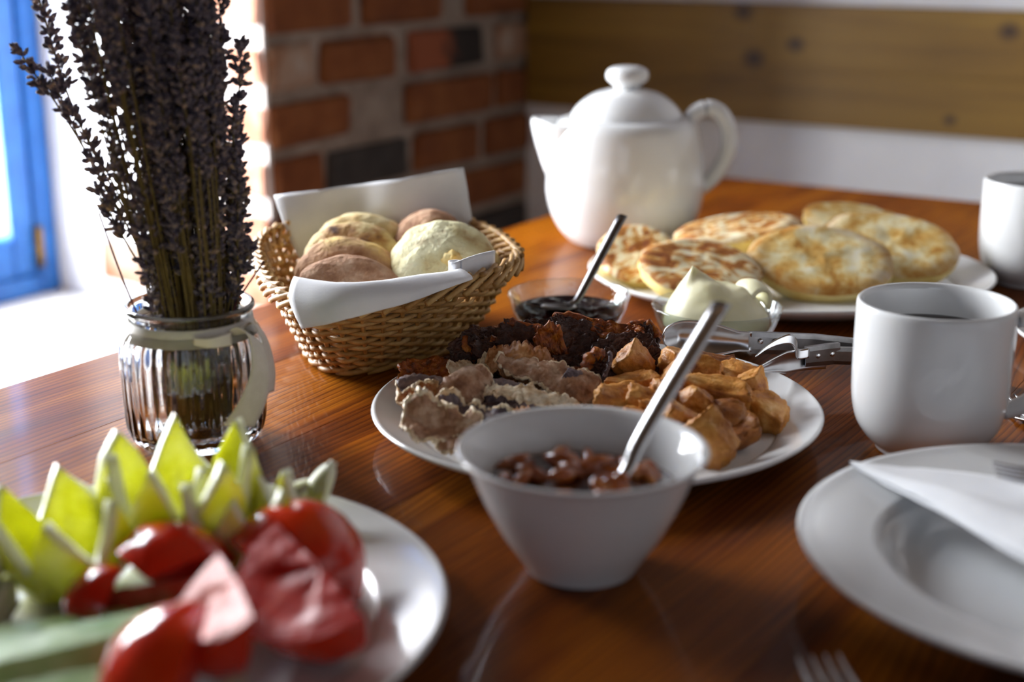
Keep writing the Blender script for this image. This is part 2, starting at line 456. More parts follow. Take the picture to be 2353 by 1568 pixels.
# ------------------------------------------------------------------ the room
flo = struct(make('floor', *box(-1.9, 2.6, -2.6, 2.3, -.05, 0), FLOORM, smooth=False))
ceil = struct(make('ceiling', *box(-1.9, 2.6, -2.6, 2.3, 2.5, 2.55), CEILWOOD, smooth=False))
wb = struct(make('wall_back', *box(-1.9, 2.6, 2.05, 2.2, 0, 2.5), PLASTER, smooth=False))
wr_ = struct(make('wall_right', *box(2.6, 2.75, -2.6, 2.2, 0, 2.5), PLASTER, smooth=False))
wf = struct(make('wall_front', *join(box(-1.9, .45, -2.75, -2.6, 0, 2.5), box(1.95, 2.75, -2.75, -2.6, 0, 2.5),
                                    box(.45, 1.95, -2.75, -2.6, 0, .90), box(.45, 1.95, -2.75, -2.6, 2.2, 2.5)), PLASTER, smooth=False))
WX, PY, WINX, WY0 = -1.27, 1.40, -1.69, .50          # inner wall face, niche side (pier corner), window plane
wl = struct(make('wall_left', *join(box(-1.85, WX - .006, PY + .006, 2.05, 0, 2.5),
                                   box(-1.85, WX, -2.6, PY, 0, .50),
                                   box(-1.85, WX, -2.6, .50, .50, 2.5),
                                   box(-1.85, WX, .50, PY, 1.80, 2.5)), MORTAR, smooth=False))
def brick(u0, u1, z0, z1, mat, face='x'):
    j = lambda s=.002: random.uniform(-s, s)
    L, Hh = (u1 - u0) / 2, (z1 - z0) / 2
    d = .012
    if face == 'x': V, Fc = box(-d, d / 2, -L, L, -Hh, Hh, .006)
    else: V, Fc = box(-L, L, -d / 2, d, -Hh, Hh, .006)
    V = [(x + j(.002), y + j(.003), z + j(.003)) for x, y, z in V]
    o = make('brick', V, Fc, mat, wl, smooth=False)
    if face == 'x': o.location = (WX + j(.0015), (u0 + u1) / 2, (z0 + z1) / 2)
    else: o.location = ((u0 + u1) / 2, PY + j(.0015), (z0 + z1) / 2)
    return o
PITCH, Z0 = .075, .686
R1 = {3: [(1.403, 1.580, BRICK), (1.604, 1.800, BRICK), (1.860, 2.045, BRICK)],
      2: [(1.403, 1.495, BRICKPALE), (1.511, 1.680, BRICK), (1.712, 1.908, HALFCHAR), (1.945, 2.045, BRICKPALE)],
      1: [(1.403, 1.570, BRICK), (1.700, 1.932, BRICK), (1.948, 2.045, BRICK)],
      0: [(1.403, 1.508, BRICK), (1.519, 1.705, BLACKBRICK), (1.722, 1.895, BRICK), (1.912, 2.045, BRICK)],
      -1: [(1.403, 1.560, BRICK), (1.580, 1.76, BRICK), (1.790, 2.04, BRICK)],
      -2: [(1.403, 1.500, BRICK), (1.520, 1.70, BRICK), (1.715, 2.04, BLACKBRICK)],
      -3: [(1.403, 1.570, BRICK), (1.590, 1.77, BRICK), (1.790, 2.045, BRICK)],
      4: [(1.403, 1.510, BRICK), (1.525, 1.71, BRICK), (1.725, 1.90, BRICK), (1.915, 2.045, BRICK)],
      5: [(1.403, 1.590, BRICK), (1.605, 1.80, BRICK), (1.815, 2.045, BRICK)]}
for k, lst in R1.items():
    for (a, b, m) in lst:
        z = Z0 + k * PITCH
        brick(a + .002, b - .002, z + .0085, z + PITCH - .0085, m)
# niche side (reveal): bricks near the corner, white plaster further in
for k in range(-2, 6):
    z = Z0 + k * PITCH + .004
    end = -1.385 if k % 2 else -1.335
    brick(end, -1.272, z + .012, z + PITCH - .012, LITBRICK, 'y')
    if k % 2 == 0: brick(-1.425, end - .018, z + .012, z + PITCH - .012, LITBRICK, 'y')
pm = make('pale_joint', *box(-1.46, -1.273, PY - .001, PY + .007, .50, 1.80), WHITEMORTAR, wl, smooth=False)
pl = make('plaster', *box(-1.75, -1.43, PY - .012, PY + .006, .50, 1.80, .003), PLASTER, wl, smooth=False)
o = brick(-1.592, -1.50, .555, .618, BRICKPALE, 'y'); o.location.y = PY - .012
sill = struct(make('window_sill', *box(-1.70, WX + .02, WY0, PY - .012, .50, .528, .004), SILL, smooth=False))

win = bpy.data.objects.new('window_1', None); COL.objects.link(win); struct(win)
def bars(name, lst, mat, parent, b=.004):
    return make(name, *join(*[box(*q, b) for q in lst]), mat, parent, smooth=False)
wy0, wy1, wz0, wz1 = .50, PY - .012, .528, 1.80
bars('window_frame', [(-1.76, -1.685, wy1 - .035, wy1, wz0, wz1), (-1.76, -1.685, wy0, wy0 + .035, wz0, wz1),
                      (-1.76, -1.685, wy0 + .035, wy1 - .035, wz0, wz0 + .03), (-1.76, -1.685, wy0 + .035, wy1 - .035, wz1 - .035, wz1)], BLUE, win)
ym = (wy0 + wy1) / 2
for (a, b) in ((wy0 + .037, ym - .002), (ym + .002, wy1 - .037)):
    s = bars('sash', [(-1.735, -1.69, a, a + .04, wz0 + .032, wz1 - .037), (-1.735, -1.69, b - .04, b, wz0 + .032, wz1 - .037),
                      (-1.735, -1.69, a + .04, b - .04, wz0 + .032, wz0 + .09), (-1.735, -1.69, a + .04, b - .04, wz1 - .085, wz1 - .037)]
             + [(-1.73, -1.695, a + .04, b - .04, z - .011, z + .011) for z in (.885, 1.20, 1.50)], BLUE, win)
    zs = [wz0 + .09, .885, 1.20, 1.50, wz1 - .085]
    for z0, z1 in zip(zs, zs[1:]):
        make('pane', *box(-1.715, -1.711, a + .038, b - .038, z0 + .009, z1 - .009), PANE, s, smooth=False)
    for z in (.60, 1.65):
        yy = b + .001 if b > 1 else a - .001
        make('hinge', *tube([(-1.684, yy, z - .03), (-1.684, yy, z + .03)], .006, 10), BRASS, s)

win2 = bpy.data.objects.new('window_2', None); COL.objects.link(win2); struct(win2)
bars('window_frame', [(.45, .51, -2.70, -2.64, .90, 2.2), (1.89, 1.95, -2.70, -2.64, .90, 2.2), (1.17, 1.23, -2.70, -2.64, .96, 2.14),
                      (.51, 1.89, -2.70, -2.64, .90, .96), (.51, 1.89, -2.70, -2.64, 2.14, 2.2)], BLUE, win2)
for x0_, x1_ in ((.505, 1.175), (1.225, 1.895)):
    make('pane', *box(x0_, x1_, -2.672, -2.668, .955, 2.145), PANE, win2, smooth=False)

# ochre boards along the back wall
tr = bpy.data.objects.new('trim_1', None); COL.objects.link(tr); struct(tr)
for z0, z1 in ((.768, .8498), (.8500, .942)):
    make('board', *box(-1.262, 2.4, 2.026, 2.0505, z0, z1, .0004), PANEL, tr, smooth=False)

# ------------------------------------------------------------------ the table
tab = thing('dining_table', 'brown stained wooden dining table carrying the whole breakfast spread', 'table')
X0, X1, Y0, Y1 = -.785, .26, -.12, 1.635
nb = 9
for i in range(nb):
    a = X0 + (X1 - X0) * i / nb; b = X0 + (X1 - X0) * (i + 1) / nb
    bd = make('plank', *box(-(b - a) / 2 + .00005, (b - a) / 2 - .00005, -(Y1 - Y0) / 2, (Y1 - Y0) / 2, -.035, 0, .0003), WOOD, tab, smooth=False)
    bd.location = ((a + b) / 2, (Y0 + Y1) / 2, TZ)
make('apron', *join(box(X0 + .06, X1 - .06, Y0 + .06, Y0 + .085, .62, .715, .002), box(X0 + .06, X1 - .06, Y1 - .085, Y1 - .06, .62, .715, .002),
                    box(X0 + .06, X0 + .085, Y0 + .085, Y1 - .085, .62, .715, .002), box(X1 - .085, X1 - .06, Y0 + .085, Y1 - .085, .62, .715, .002)), WOOD, tab, smooth=False)
for x in (X0 + .09, X1 - .09):
    for y in (Y0 + .09, Y1 - .09):
        make('leg', *box(x - .03, x + .03, y - .03, y + .03, 0, .715, .004), WOOD, tab, smooth=False)

# ------------------------------------------------------------------ crockery
def plate_mesh(r, rim=.03, depth=.016, well=None, th=.0035, foot=.6):
    """flat plate: r radius, rim width, height of rim edge"""
    wr = r - rim
    top = [(0, .0055), (wr * .9, .0055), (wr * .985, .0068), (wr * 1.03, .0095), (r - .006, depth - .0012), (r - .002, depth + .0006), (r, depth - .0006)]
    bot = [(r - .003, depth - th), (wr * 1.02, .0045), (wr * .9, .0018), (r * foot, .0015), (r * foot - .002, 0), (r * foot - .006, .0012), (0, .0015)]
    p = [(q[0], q[1]) for q in smooth_prof([(a, b, 0) for a, b in top], 4)] + bot
    return lathe(p, 96)

def plate(name, label, r, loc, rz=0, **kw):
    o = make(name, *plate_mesh(r, **kw), CERAMIC); o.location = (*loc, TZ)
    return tag(o, label, 'plate')

MP, TP, SP, RP = (-.4047, .7317), (-.4528, 1.1564), (-.4477, .3843), (-.0981, .6573)
plate('serving_plate', 'white round plate heaped with dried meats and pork cracklings', .1385, MP, rim=.026, depth=.018)
o = plate('oval_plate', 'big white oval plate carrying the toasted bread halves by the teapot', .1735, (TP[0] + .02 * math.sin(AZ), TP[1] - .02 * math.cos(AZ)), rim=.03, depth=.018); o.rotation_euler = (0, 0, AZ); o.scale = (1, .865, 1)
plate('salad_plate', 'white plate holding cut tomatoes, yellow pepper and cucumber', .143, SP, rim=.03, depth=.018)
plate('side_plate', 'white plate beyond the near mug with its handle in front', .098, (-.145, 1.105), rim=.022, depth=.014)
# soup plate with a deep well
wr = .099
p = [(0, .004, 0), (.055, .004, 0), (.078, .0052, 0), (.088, .009, 0), (.094, .0165, 0), (.0985, .0195, 0), (.104, .0205, 0), (.125, .0235, 0), (.1335, .0252, 0), (.1358, .0248, 0)]
prof = [(q[0], q[1]) for q in smooth_prof(p, 4)] + [(.134, .0222), (.105, .0172), (.097, .0135), (.088, .0035), (.075, .0012), (.06, 0), (.056, .0012), (0, .0015)]
o = make('soup_plate', *lathe(prof, 96), CERAMIC); o.location = (*RP, TZ)
tag(o, 'empty white deep-welled plate with a folded paper napkin across it', 'plate')

def mug(name, label, loc, rz):
    t = thing(name, label, 'mug', (*loc, TZ), rz)
    pr = [(.0290, .0008, 0), (.0305, .004, 0), (.036, .0095, 0), (.0415, .018, 0), (.0445, .030, 0), (.0455, .045, 0), (.0457, .065, 0), (.0455, .0885, 0)]
    out = [(q[0], q[1]) for q in smooth_prof(pr, 5)]
    lip = [(.0452, .0908), (.0440, .0920), (.0428, .0910)]
    inn = [(.0422, .088), (.0422, .06), (.0415, .035), (.038, .018), (.028, .0085), (0, .0065)]
    make('body', *lathe([(0, .003), (.026, .003), (.0275, 0.0002)] + out + lip + inn, 80), CERAMIC, t)
    hp = smooth_prof([(.0435, 0, .0805), (.052, 0, .0815), (.066, 0, .078), (.0745, 0, .066), (.074, 0, .050), (.065, 0, .036), (.053, 0, .0275), (.0435, 0, .0245)], 6)
    make('handle', *tube(hp, [.0048] * len(hp), 14, flat=1.7, upv=(1, 0, .2)), CERAMIC, t)
    return t
NM, FM = (-.2220, .8086), (-.2701, 1.2698)
mug('mug', 'white ceramic mug of dark tea standing between the tongs and deep plate', NM, AZ - .05)
mug('mug', 'white ceramic mug at the far end behind the toast plate', FM, AZ + .3)
for (c, z, lab) in ((NM, .0725, 'dark tea filling the near white mug'), (FM, .081, 'drink filling the far white mug nearly to the brim')):
    pr = [(0, -.02), (.0405, -.02), (.0418, -.004), (.0420, 0), (.0405, -.0003), (0, -.0003)]
    o = make('tea', *lathe(pr, 64), COFFEE); o.location = (*c, TZ + z); tag(o, lab, 'drink')

# teapot
tp = thing('teapot', 'white ceramic teapot with a domed lid and looped handle', 'teapot', (-.6546, 1.2357, TZ), AZ)
tpr = [(.053, .0008), (.057, .004), (.0655, .014), (.0735, .030), (.0776, .048), (.0778, .062), (.0765, .080), (.0742, .096), (.0718, .108), (.0695, .1150), (.0650, .1205), (.0585, .1232), (.0555, .1235)]
tout = [(q[0], q[1]) for q in smooth_prof([(a, b, 0) for a, b in tpr], 5)]
make('body', *lathe([(0, .003), (.049, .003), (.051, .0002)] + tout + [(.0535, .1225), (.0525, .119), (.058, .110), (.07, .085), (.073, .05), (.06, .015), (0, .008)], 80), CERAMIC, tp)
def rb(z):
    for (r0, z0), (r1, z1) in zip(tpr, tpr[1:]):
        if z0 <= z <= z1: return r0 + (r1 - r0) * (z - z0) / (z1 - z0)
    return .0555
def spout(u, s):
    z = .068 + .0500 * u
    sp = (s - .5) * 2
    r = rb(min(z, .12)) - .0035
    wdt = .004 + .032 * u
    ang = sp * math.asin(min(.95, wdt / r))
    pr = .0240 * (u ** 1.0) * (1 - abs(sp) ** 1.35)
    rr = r + pr
    return (-rr * math.cos(ang), -rr * math.sin(ang), z + .0035 * u * (1 - abs(sp)))
s = make('spout', *sheet(spout, 18, 24), CERAMIC, tp); solid(s, .0045, -1)
hp = smooth_prof([(.058, 0, .116), (.067, 0, .127), (.080, 0, .1315), (.0925, 0, .125), (.1005, 0, .108), (.0995, 0, .088), (.0915, 0, .070), (.080, 0, .057), (.070, 0, .050)], 6)
make('handle', *tube(hp, [.0068 + .0016 * math.sin(PI * i / (len(hp) - 1)) for i in range(len(hp))], 16, flat=1.35, upv=(1, 0, .2)), CERAMIC, tp)
lidp = [(.0530, .1195), (.0545, .1225), (.0540, .1255), (.0505, .131), (.043, .1385), (.032, .1455), (.021, .1488), (.0145, .1500)]
lid = make('lid', *lathe([(0, .118)] + [(q[0], q[1]) for q in smooth_prof([(a, b, 0) for a, b in lidp], 4)] + [(0, .1505)], 72), CERAMIC, tp)
kp = [(.0125, .1495), (.0115, .1515), (.0145, .1545), (.0195, .159), (.0205, .1635), (.0185, .1685), (.012, .1715), (.005, .1722)]
make('knob', *lathe([(0, .149)] + [(q[0], q[1]) for q in smooth_prof([(a, b, 0) for a, b in kp], 4)] + [(0, .1722)], 48), CERAMIC, lid)

# white bowl with stew
BW = (-.3142, .556)
bp = [(.0270, .0006), (.0288, .004), (.033, .0105), (.0395, .0205), (.0475, .036), (.0533, .050), (.0572, .0585), (.0595, .0608)]
bo = [(q[0], q[1]) for q in smooth_prof([(a, b, 0) for a, b in bp], 5)]
bi = [(.0605, .0615), (.0600, .0624), (.0580, .0622), (.0553, .059), (.0508, .050), (.0448, .036), (.036, .020), (.024, .0105), (0, .0085)]
o = make('bowl', *lathe([(0, .0025), (.023, .0025), (.0255, .0001)] + bo + bi, 96), CERAMIC); o.location = (*BW, TZ)
tag(o, 'white ceramic bowl of brown stew with a spoon in it', 'bowl')
st = thing('stew', 'chunky brown stew filling the white bowl', 'stew', (*BW, TZ), AZ)
def stew_top(u, v):
    r = .0462 * u; a = 2 * PI * v
    x, y = r * math.cos(a), r * math.sin(a)
    return (x, y, .0425 + (.0018 * fbm((x, y, 0), 90, 3) + .004 * (1 - u)) * (1 - u ** 6))
make('sauce', *sheet(stew_top, 14, 48), SAUCE, st)
for i in range(34):
    r = .040 * math.sqrt(random.random()); a = random.uniform(0, 2 * PI)
    L, rr = random.uniform(.004, .012), random.uniform(.0032, .005)
    V, Fc = grid_sphere(12, 8)
    V = [Vector((x * (rr + L * abs(x) ** .5 * .6), y * rr, z * rr * .85)) * (1 + .22 * fbm((x, y, z), 1.4, i)) for x, y, z in V]
    c = make('chunk', V, Fc, CHUNK, st)
    c.location = (r * math.cos(a), r * math.sin(a), .0435 + .004 * (1 - r / .04) + random.uniform(0, .0035))
    c.rotation_euler = (random.uniform(-.4, .4), random.uniform(-.4, .4), random.uniform(0, PI))

def strip(path, widths, th, wv, mat, name, parent):
    """flat strip swept along path; wv width direction"""
    P = [Vector(p) for p in path]; W = Vector(wv).normalized()
    V = []
    for q, wd in zip(P, widths):
        i_ = len(V) // 7
        d = P[min(i_ + 1, len(P) - 1)] - P[max(i_ - 1, 0)]; nr = d.cross(W).normalized()
        if nr.z < 0: nr = -nr
        for k in range(7):
            f = (k - 3) / 3
            V.append(q + W * (wd / 2 * f) + nr * (.26 * wd * (1 - f * f)))
    Fc = [(i * 7 + k, i * 7 + k + 1, i * 7 + 8 + k, i * 7 + 7 + k) for i in range(len(P) - 1) for k in range(6)]
    o = make(name, V, Fc, mat, parent); solid(o, th)
    return o

def spoon(label, loc, pts, widths, bowl_at, bowl_rot, bs, mat):
    t = thing('spoon', label, 'spoon', loc, AZ)
    P = smooth_prof(pts, 6)
    n = len(P)
    W = [widths[0] + (widths[1] - widths[0]) * (i / (n - 1)) for i in range(n)]
    d = Vector(pts[-1]) - Vector(pts[0]); d.z = 0
    wv = Vector((-d.y, d.x, 0)) if d.length > 1e-4 else Vector((1, 0, 0))
    wv = Vector((.88, -.45, 0))
    strip(P, W, .0018, wv, mat, 'handle', t)
    def f(u, v):
        a = 2 * PI * v
        return Vector((u * bs * 1.5 * math.cos(a), u * bs * math.sin(a), -.35 * bs * (1 - u * u)))
    b = make('scoop', *sheet(f, 6, 20), mat, t); solid(b, .0012)
    b.location = bowl_at; b.rotation_euler = bowl_rot
    return t
spoon('steel spoon standing in the stew bowl', (*BW, TZ), [(.017, -.004, .046), (.0225, .001, .0515), (.028, .008, .062), (.045, .025, .0855), (.0712, .051, .1190)],
      (.0052, .0092), (.008, -.012, .042), (0, .2, .8), .011, STEEL)

# ------------------------------------------------------------------ glass bowls
def glass_bowl(label, loc, r, h):
    pr = [(.6 * r, .0006), (.66 * r, .003), (.80 * r, .010), (.92 * r, .021), (.975 * r, h - .006), (r, h - .002)]
    out = [(q[0], q[1]) for q in smooth_prof([(a, b, 0) for a, b in pr], 5)]
    lip = [(r + .0005, h - .0008), (r - .0006, h), (r - .002, h - .0008)]
    inn = [(.955 * r - .0022, h - .007), (.895 * r - .0022, .021), (.77 * r - .002, .0115), (.6 * r, .0062), (0, .0055)]
    o = make('glass_bowl', *lathe([(0, .0012), (.56 * r, .0012), (.58 * r, .0002)] + out + lip + inn, 80), THINGLASS)
    o.location = (*loc, TZ)
    return tag(o, label, 'bowl')
JB, CB = (-.5246, .9041), (-.4149, .9310)
glass_bowl('small clear glass bowl of dark jam beside the basket', JB, .0465, .035)
glass_bowl('small clear glass bowl heaped with whipped butter', CB, .0473, .035)
def jam_top(u, v):
    r = .0415 * u; a = 2 * PI * v; x, y = r * math.cos(a), r * math.sin(a)
    return (x, y, .0215 + (.0045 * fbm((x, y, 0), 75, 5) + .0015 * fbm((x, y, 0), 200, 5)) * (1 - u ** 4))
jv, jf = sheet(jam_top, 24, 72)
bv, bf = lathe([(.0412, .0222), (.039, .017), (.033, .0108), (.024, .0078), (0, .007)], 40)
o = make('jam', *join((jv, jf), (bv, bf)), JAM); o.location = (*JB, TZ); tag(o, 'dark glossy jam in the small glass bowl', 'jam')
spoon('small shaded steel spoon standing in the jam', (*JB, TZ), [(.000, -.004, .0255), (.006, .0, .0285), (.0125, .007, .038), (.025, .022, .058), (.0422, .041, .0855)],
      (.0042, .0080), (-.008, -.008, .0262), (0, .1, .6), .010, DARKSTEEL)  # darker steel than the stew spoon: shade painted into its colour
# butter: swirled heap with a pulled peak
def butter(u, v):
    a = 2 * PI * v
    r = .0405 * (u ** .8)
    x, y = r * math.cos(a), r * math.sin(a)
    h = .027 + .0235 * (1 - u ** 2.4)
    px, py = x + .0185, y - .002
    d2 = px * px + py * py
    h += .0075 * math.exp(-d2 / (.016 ** 2)) + .0085 * math.exp(-math.sqrt(d2) / .0045)
    h -= .004 * max(0, x / .04)
    sw = math.sin(math.atan2(py, px) * 2 + 190 * math.sqrt(d2))
    h += .0013 * sw * (1 - u) + .0016 * fbm((x, y, 0), 60, 9)
    k = 1.0 if u < .8 else 1 - (u - .8) * .2
    return (x * k, y * k, max(.022, h) if u < .97 else .020)
bv, bf = sheet(butter, 26, 72)
o = make('whipped_butter', *join((bv, bf), lathe([(.0388, .0205), (.035, .014), (.026, .0085), (0, .0068)], 72)), CREAM)
o.location = (*CB, TZ); o.rotation_euler = (0, 0, AZ); tag(o, 'pale swirl of whipped butter in a glass bowl', 'butter')
def curl(u, v):
    a = -.4 + 3.6 * v
    return (.010 * math.cos(a) + .004 * u, -.012 + .024 * u, .010 * math.sin(a) + .003 * math.sin(3 * u))
o = make('butter_curl', *sheet(curl, 10, 14), CREAM); solid(o, .003); o.location = (-.4149 + .022 * math.cos(AZ), .9310 + .022 * math.sin(AZ) + .004, TZ + .0385); o.rotation_euler = (.1, .2, AZ + .6)
tag(o, 'yellowish butter curl on top of the whipped butter', 'butter')

CA, SA = math.cos(AZ), math.sin(AZ)
def cw(c, p):
    """point given right / away / up of an object's centre, seen from the diner's seat"""
    return Vector((c[0] + p[0] * CA - p[1] * SA, c[1] + p[0] * SA + p[1] * CA, TZ + p[2]))

# ------------------------------------------------------------------ bread basket
BK = (-.615, .80)
bk = thing('bread_basket', 'oval wicker bread basket lined with a white paper napkin', 'basket', (*BK, TZ), R(45))
def contour(t, ang, off=0.0):
    a = .060 + (.089 - .060) * t ** .85 + off; b = .098 + (.140 - .098) * t ** .85 + off; cy = .030 * (1 - t)
    n = 2 / 2.7
    c, s = math.cos(ang), math.sin(ang)
    x = a * math.copysign(abs(c) ** n, c); y = b * math.copysign(abs(s) ** n, s)
    if y < 0: y += (.55 * x + .026) * (-y / b)
    return x, y + cy
# even spacing of stakes around the perimeter
NS = 46
fine = [contour(1, 2 * PI * i / 2000) for i in range(2001)]
cum = [0]
for p, q in zip(fine, fine[1:]): cum.append(cum[-1] + math.hypot(q[0] - p[0], q[1] - p[1]))
def ang_at(f):
    d = (f % 1.0) * cum[-1]
    lo, hi = 0, 2000
    while hi - lo > 1:
        m = (lo + hi) // 2
        if cum[m] <= d: lo = m
        else: hi = m
    return 2 * PI * (lo + (d - cum[lo]) / max(1e-9, cum[hi] - cum[lo])) / 2000
BH = .066
make('floor_mat', *(lambda P: ([(*p, .004) for p in P] + [(*p, .007) for p in P],
     [tuple(range(len(P) - 1, -1, -1)), tuple(range(len(P), 2 * len(P)))] + [(i, (i + 1) % len(P), len(P) + (i + 1) % len(P), len(P) + i) for i in range(len(P))]))(
     [contour(0, 2 * PI * i / 60, -.004) for i in range(60)]), WICKER, bk, smooth=False)
for i in range(NS):
    a = ang_at(i / NS)
    make('stake', *tube([(*contour(t, a), .004 + (BH - .001) * t) for t in (0, .2, .4, .6, .8, 1)], .0017, 6), WICKER, bk)
NR = 17
for r in range(NR):
    t = (r + .5) / NR
    pts = []
    sub = 6
    for k in range(NS * sub):
        f = k / sub
        off = .0026 * math.cos(PI * (f + r))
        a = ang_at(f / NS)
        wob = .0006 * math.sin(f * 1.7 + r * 2.1)
        pts.append((*contour(t, a, off), .004 + BH * t + wob))
    make('weaver', *tube(pts, .00185 if r % 5 else .0020, 6, closed=True), WICKERL if r % 3 == 0 else WICKER, bk)
# braided border: two rows of slanting strands, and a rope foot
for i in range(NS):
    f0 = i
    for (dirn, zz0, zz1, o0, o1, span) in ((1, BH - .001, BH + .0105, .0060, .0005, 2.6), (1, BH + .0095, BH - .001, .0062, -.0045, 2.3)):
        P = []
        for k in range(9):
            s_ = k / 8
            a = ang_at((f0 + dirn * s_ * span) / NS)
            if zz1 > zz0: off = o0 + (o1 - o0) * s_ + .0022 * math.sin(PI * s_)
            else: off = o1 + (o0 - o1) * (1 - s_) + .0005
            z = zz0 + (zz1 - zz0) * s_ + .0022 * math.sin(PI * s_)
            P.append((*contour(1, a, off), z))
        make('border_strand', *tube(P, .0021, 6), WICKERL if i % 4 else WICKER, bk)
for i in range(0, NS, 2):
    P = []
    for k in range(7):
        s_ = k / 6; a = ang_at((i + s_ * 3.2) / NS)
        P.append((*contour(0, a, .0015 + .0035 * math.sin(PI * s_)), .0022 + .0045 * s_))
    make('foot_strand', *tube(P, .0021, 6), WICKER, bk)

# paper napkin lining the basket
nap = thing('paper_napkin', 'white paper napkin lining the bread basket and hanging over its rim', 'napkin', (*BK, TZ), AZ)
ctrl = [[(-.1013, .118, .0945), (-.045, .125, .101), (-.0063, .116, .108), (.0506, .112, .1185)],
        [(-.092, .100, .078), (-.045, .120, .083), (-.002, .108, .088), (.0545, .112, .094)],
        [(-.080, .085, .055), (-.045, .105, .058), (.0, .104, .060), (.0560, .104, .064)],
        [(-.050, .060, .020), (-.02, .065, .018), (.010, .065, .018), (.035, .060, .020)],
        [(-.034, -.025, .018), (-.012, -.02, .017), (.010, -.010, .017), (.028, .005, .019)],
        [(-.038, -.086, .052), (-.008, -.092, .052), (.015, -.072, .052), (.038, -.046, .052)],
        [(-.048, -.114, .0790), (-.011, -.127, .0790), (.021, -.105, .0790), (.051, -.078, .0780)],
        [(-.050, -.1265, .0865), (-.013, -.1430, .0865), (.026, -.1175, .0850), (.056, -.0875, .0830)],
        [(-.051, -.1400, .0760), (-.015, -.1550, .0790), (.032, -.1285, .0805), (.062, -.0975, .0810)],
        [(-.0430, -.1475, .0585), (-.0145, -.1570, .0670), (.0315, -.1305, .0745), (.063, -.1000, .0790)]]
rows_ = [smooth_prof(r_, 8) for r_ in ctrl]
cols = [smooth_prof([r_[j] for r_ in rows_], 6) for j in range(len(rows_[0]))]
nu, nv = len(cols) - 1, len(cols[0]) - 1
def nf(u, v):
    p = cols[round(u * nu)][round(v * nv)].copy()
    p += Vector((0, 1, .3)) * (.0012 * fbm(p, 45, 2))
    return p
o = make('sheet', *sheet(nf, nu, nv), PAPER, nap); solid(o, .0007)
def curlf(u, v):
    if u < .35:
        a = PI * 1.5 * (1 - u / .35)
        x, y = .051 - .0045 * math.sin(a), -.080 + .0045 * (1 - math.cos(a))
    else:
        q = (u - .35) / .65; x, y = .051 + .026 * q, -.080 + .034 * q + .004 * math.sin(PI * q)
    return (x, y, .068 + .0175 * v + .001 * u)
o = make('curled_corner', *sheet(curlf, 26, 6), PAPER, nap); solid(o, .0007)

def bun(label, c, p, rad, rot, mat, seed, extra=None):
    V, Fc = grid_sphere(56, 36)
    out = []
    for x, y, z in V:
        k = 1 + .10 * fbm((x, y, z), 1.2, seed) + .022 * fbm((x, y, z), 4, seed + 3) + .010 * fbm((x, y, z), 12, seed)
        q = Vector((x * rad[0], y * rad[1], z * rad[2] * (1 if z > 0 else .8))) * k
        out.append(q)
    o = make('bread_bun', out, Fc, mat, None)
    o.location = cw(c, p); o.rotation_mode = 'XYZ'
    o.rotation_euler = (rot[0], rot[1], AZ + rot[2])
    subsurf(o, 1)
    return tag(o, label, 'bread', 'bread buns in the basket')
bun('pale bun at the back of the basket against the napkin', BK, (-.028, .078, .063), (.037, .030, .021), (.7, 0, .1), BUNPALE, 1)
BUNSPOT = M('scorched_pale_crust', [(.34, '#5c3a2a'), (.44, '#b88a52'), (.56, '#e8d49a'), (.75, '#f0e4b8')], 34, .75, .9, 230, .0022, rand=True, sss=.08)
bun('pale bun with a dark scorched patch, second from the back of the basket', BK, (-.031, .048, .058), (.037, .032, .020), (.75, .1, -.1), BUNSPOT, 2)
BUNMIX = M('tan_and_yellow_crust', [(.3, '#9c6a45'), (.48, '#c79a70'), (.62, '#dcb878'), (.8, '#ecc868')], 38, .8, .9, 230, .0022, sss=.06)
bun('tan bun with a yellow side just behind the floury front bun', BK, (-.031, .012, .053), (.041, .032, .019), (.85, .05, 0), BUNMIX, 3)
bun('floury brown bun nearest the draped front of the napkin', BK, (-.026, -.026, .0505), (.037, .029, .017), (.95, .14, .05), BUNFLOUR, 4)
bun('floury bun tucked behind the big cracked pale bun', BK, (.024, .068, .0635), (.030, .033, .023), (.6, -.5, .1), BUNFLOUR, 5)
BUNCRACK = M('cracked_pale_crust', [(.3, '#b9925c'), (.42, '#dcd09a'), (.6, '#ece8be'), (.8, '#dcb98a')], 30, .75, .9, 230, .0022, sss=.08)
big = bun('big pale cracked bun with a torn golden corner', BK, (.039, .014, .0620), (.0395, .036, .028), (.75, -.15, .1), BUNCRACK, 6)
V, Fc = grid_sphere(18, 12)
tb = make('torn_corner', [Vector((x * .0085, y * .007, z * .010)) * (1 + .3 * fbm((x, y, z), 1.6, 8)) for x, y, z in V], Fc, CRUMB, big)
tb.location = (.006, -.013, .0215)

# ------------------------------------------------------------------ toasted rolls
def toast(label, p, rx, ry, th, rot, seed, face):
    t = thing('toasted_roll_half', label, 'bread', cw(TP, p), 0, 'toasted bread halves on the big plate')
    t.rotation_euler = (rot[0], rot[1], AZ + rot[2])
    N = 44
    def rr(a):
        d = (math.cos(a), math.sin(a), 0)
        return 1 + .055 * fbm(d, 1.3, seed) + .012 * fbm(d, 6, seed)
    def ff(u, v):
        a = 2 * PI * v; k = rr(a) * u
        x, y = rx * k * math.cos(a), ry * k * math.sin(a)
        return (x, y, .0014 * fbm((x, y, 0), 70, seed) - .004 * max(0, u - .82) / .18 * (u - .82) / .18 * 1.0)
    make('cut_face', *sheet(ff, 14, N), face, t)
    def cf(u, v):
        a = 2 * PI * v; k = rr(a)
        b = u * PI / 2
        m = math.cos(b) ** .55 if u < 1 else 0
        x, y = rx * k * math.cos(a) * m, ry * k * math.sin(a) * m
        return (x, y, -.004 - (th - .004) * math.sin(b) ** .9 if u > 0 else -.004)
    make('crust', *sheet(cf, 12, N), TOASTCRUST, t)
    return t
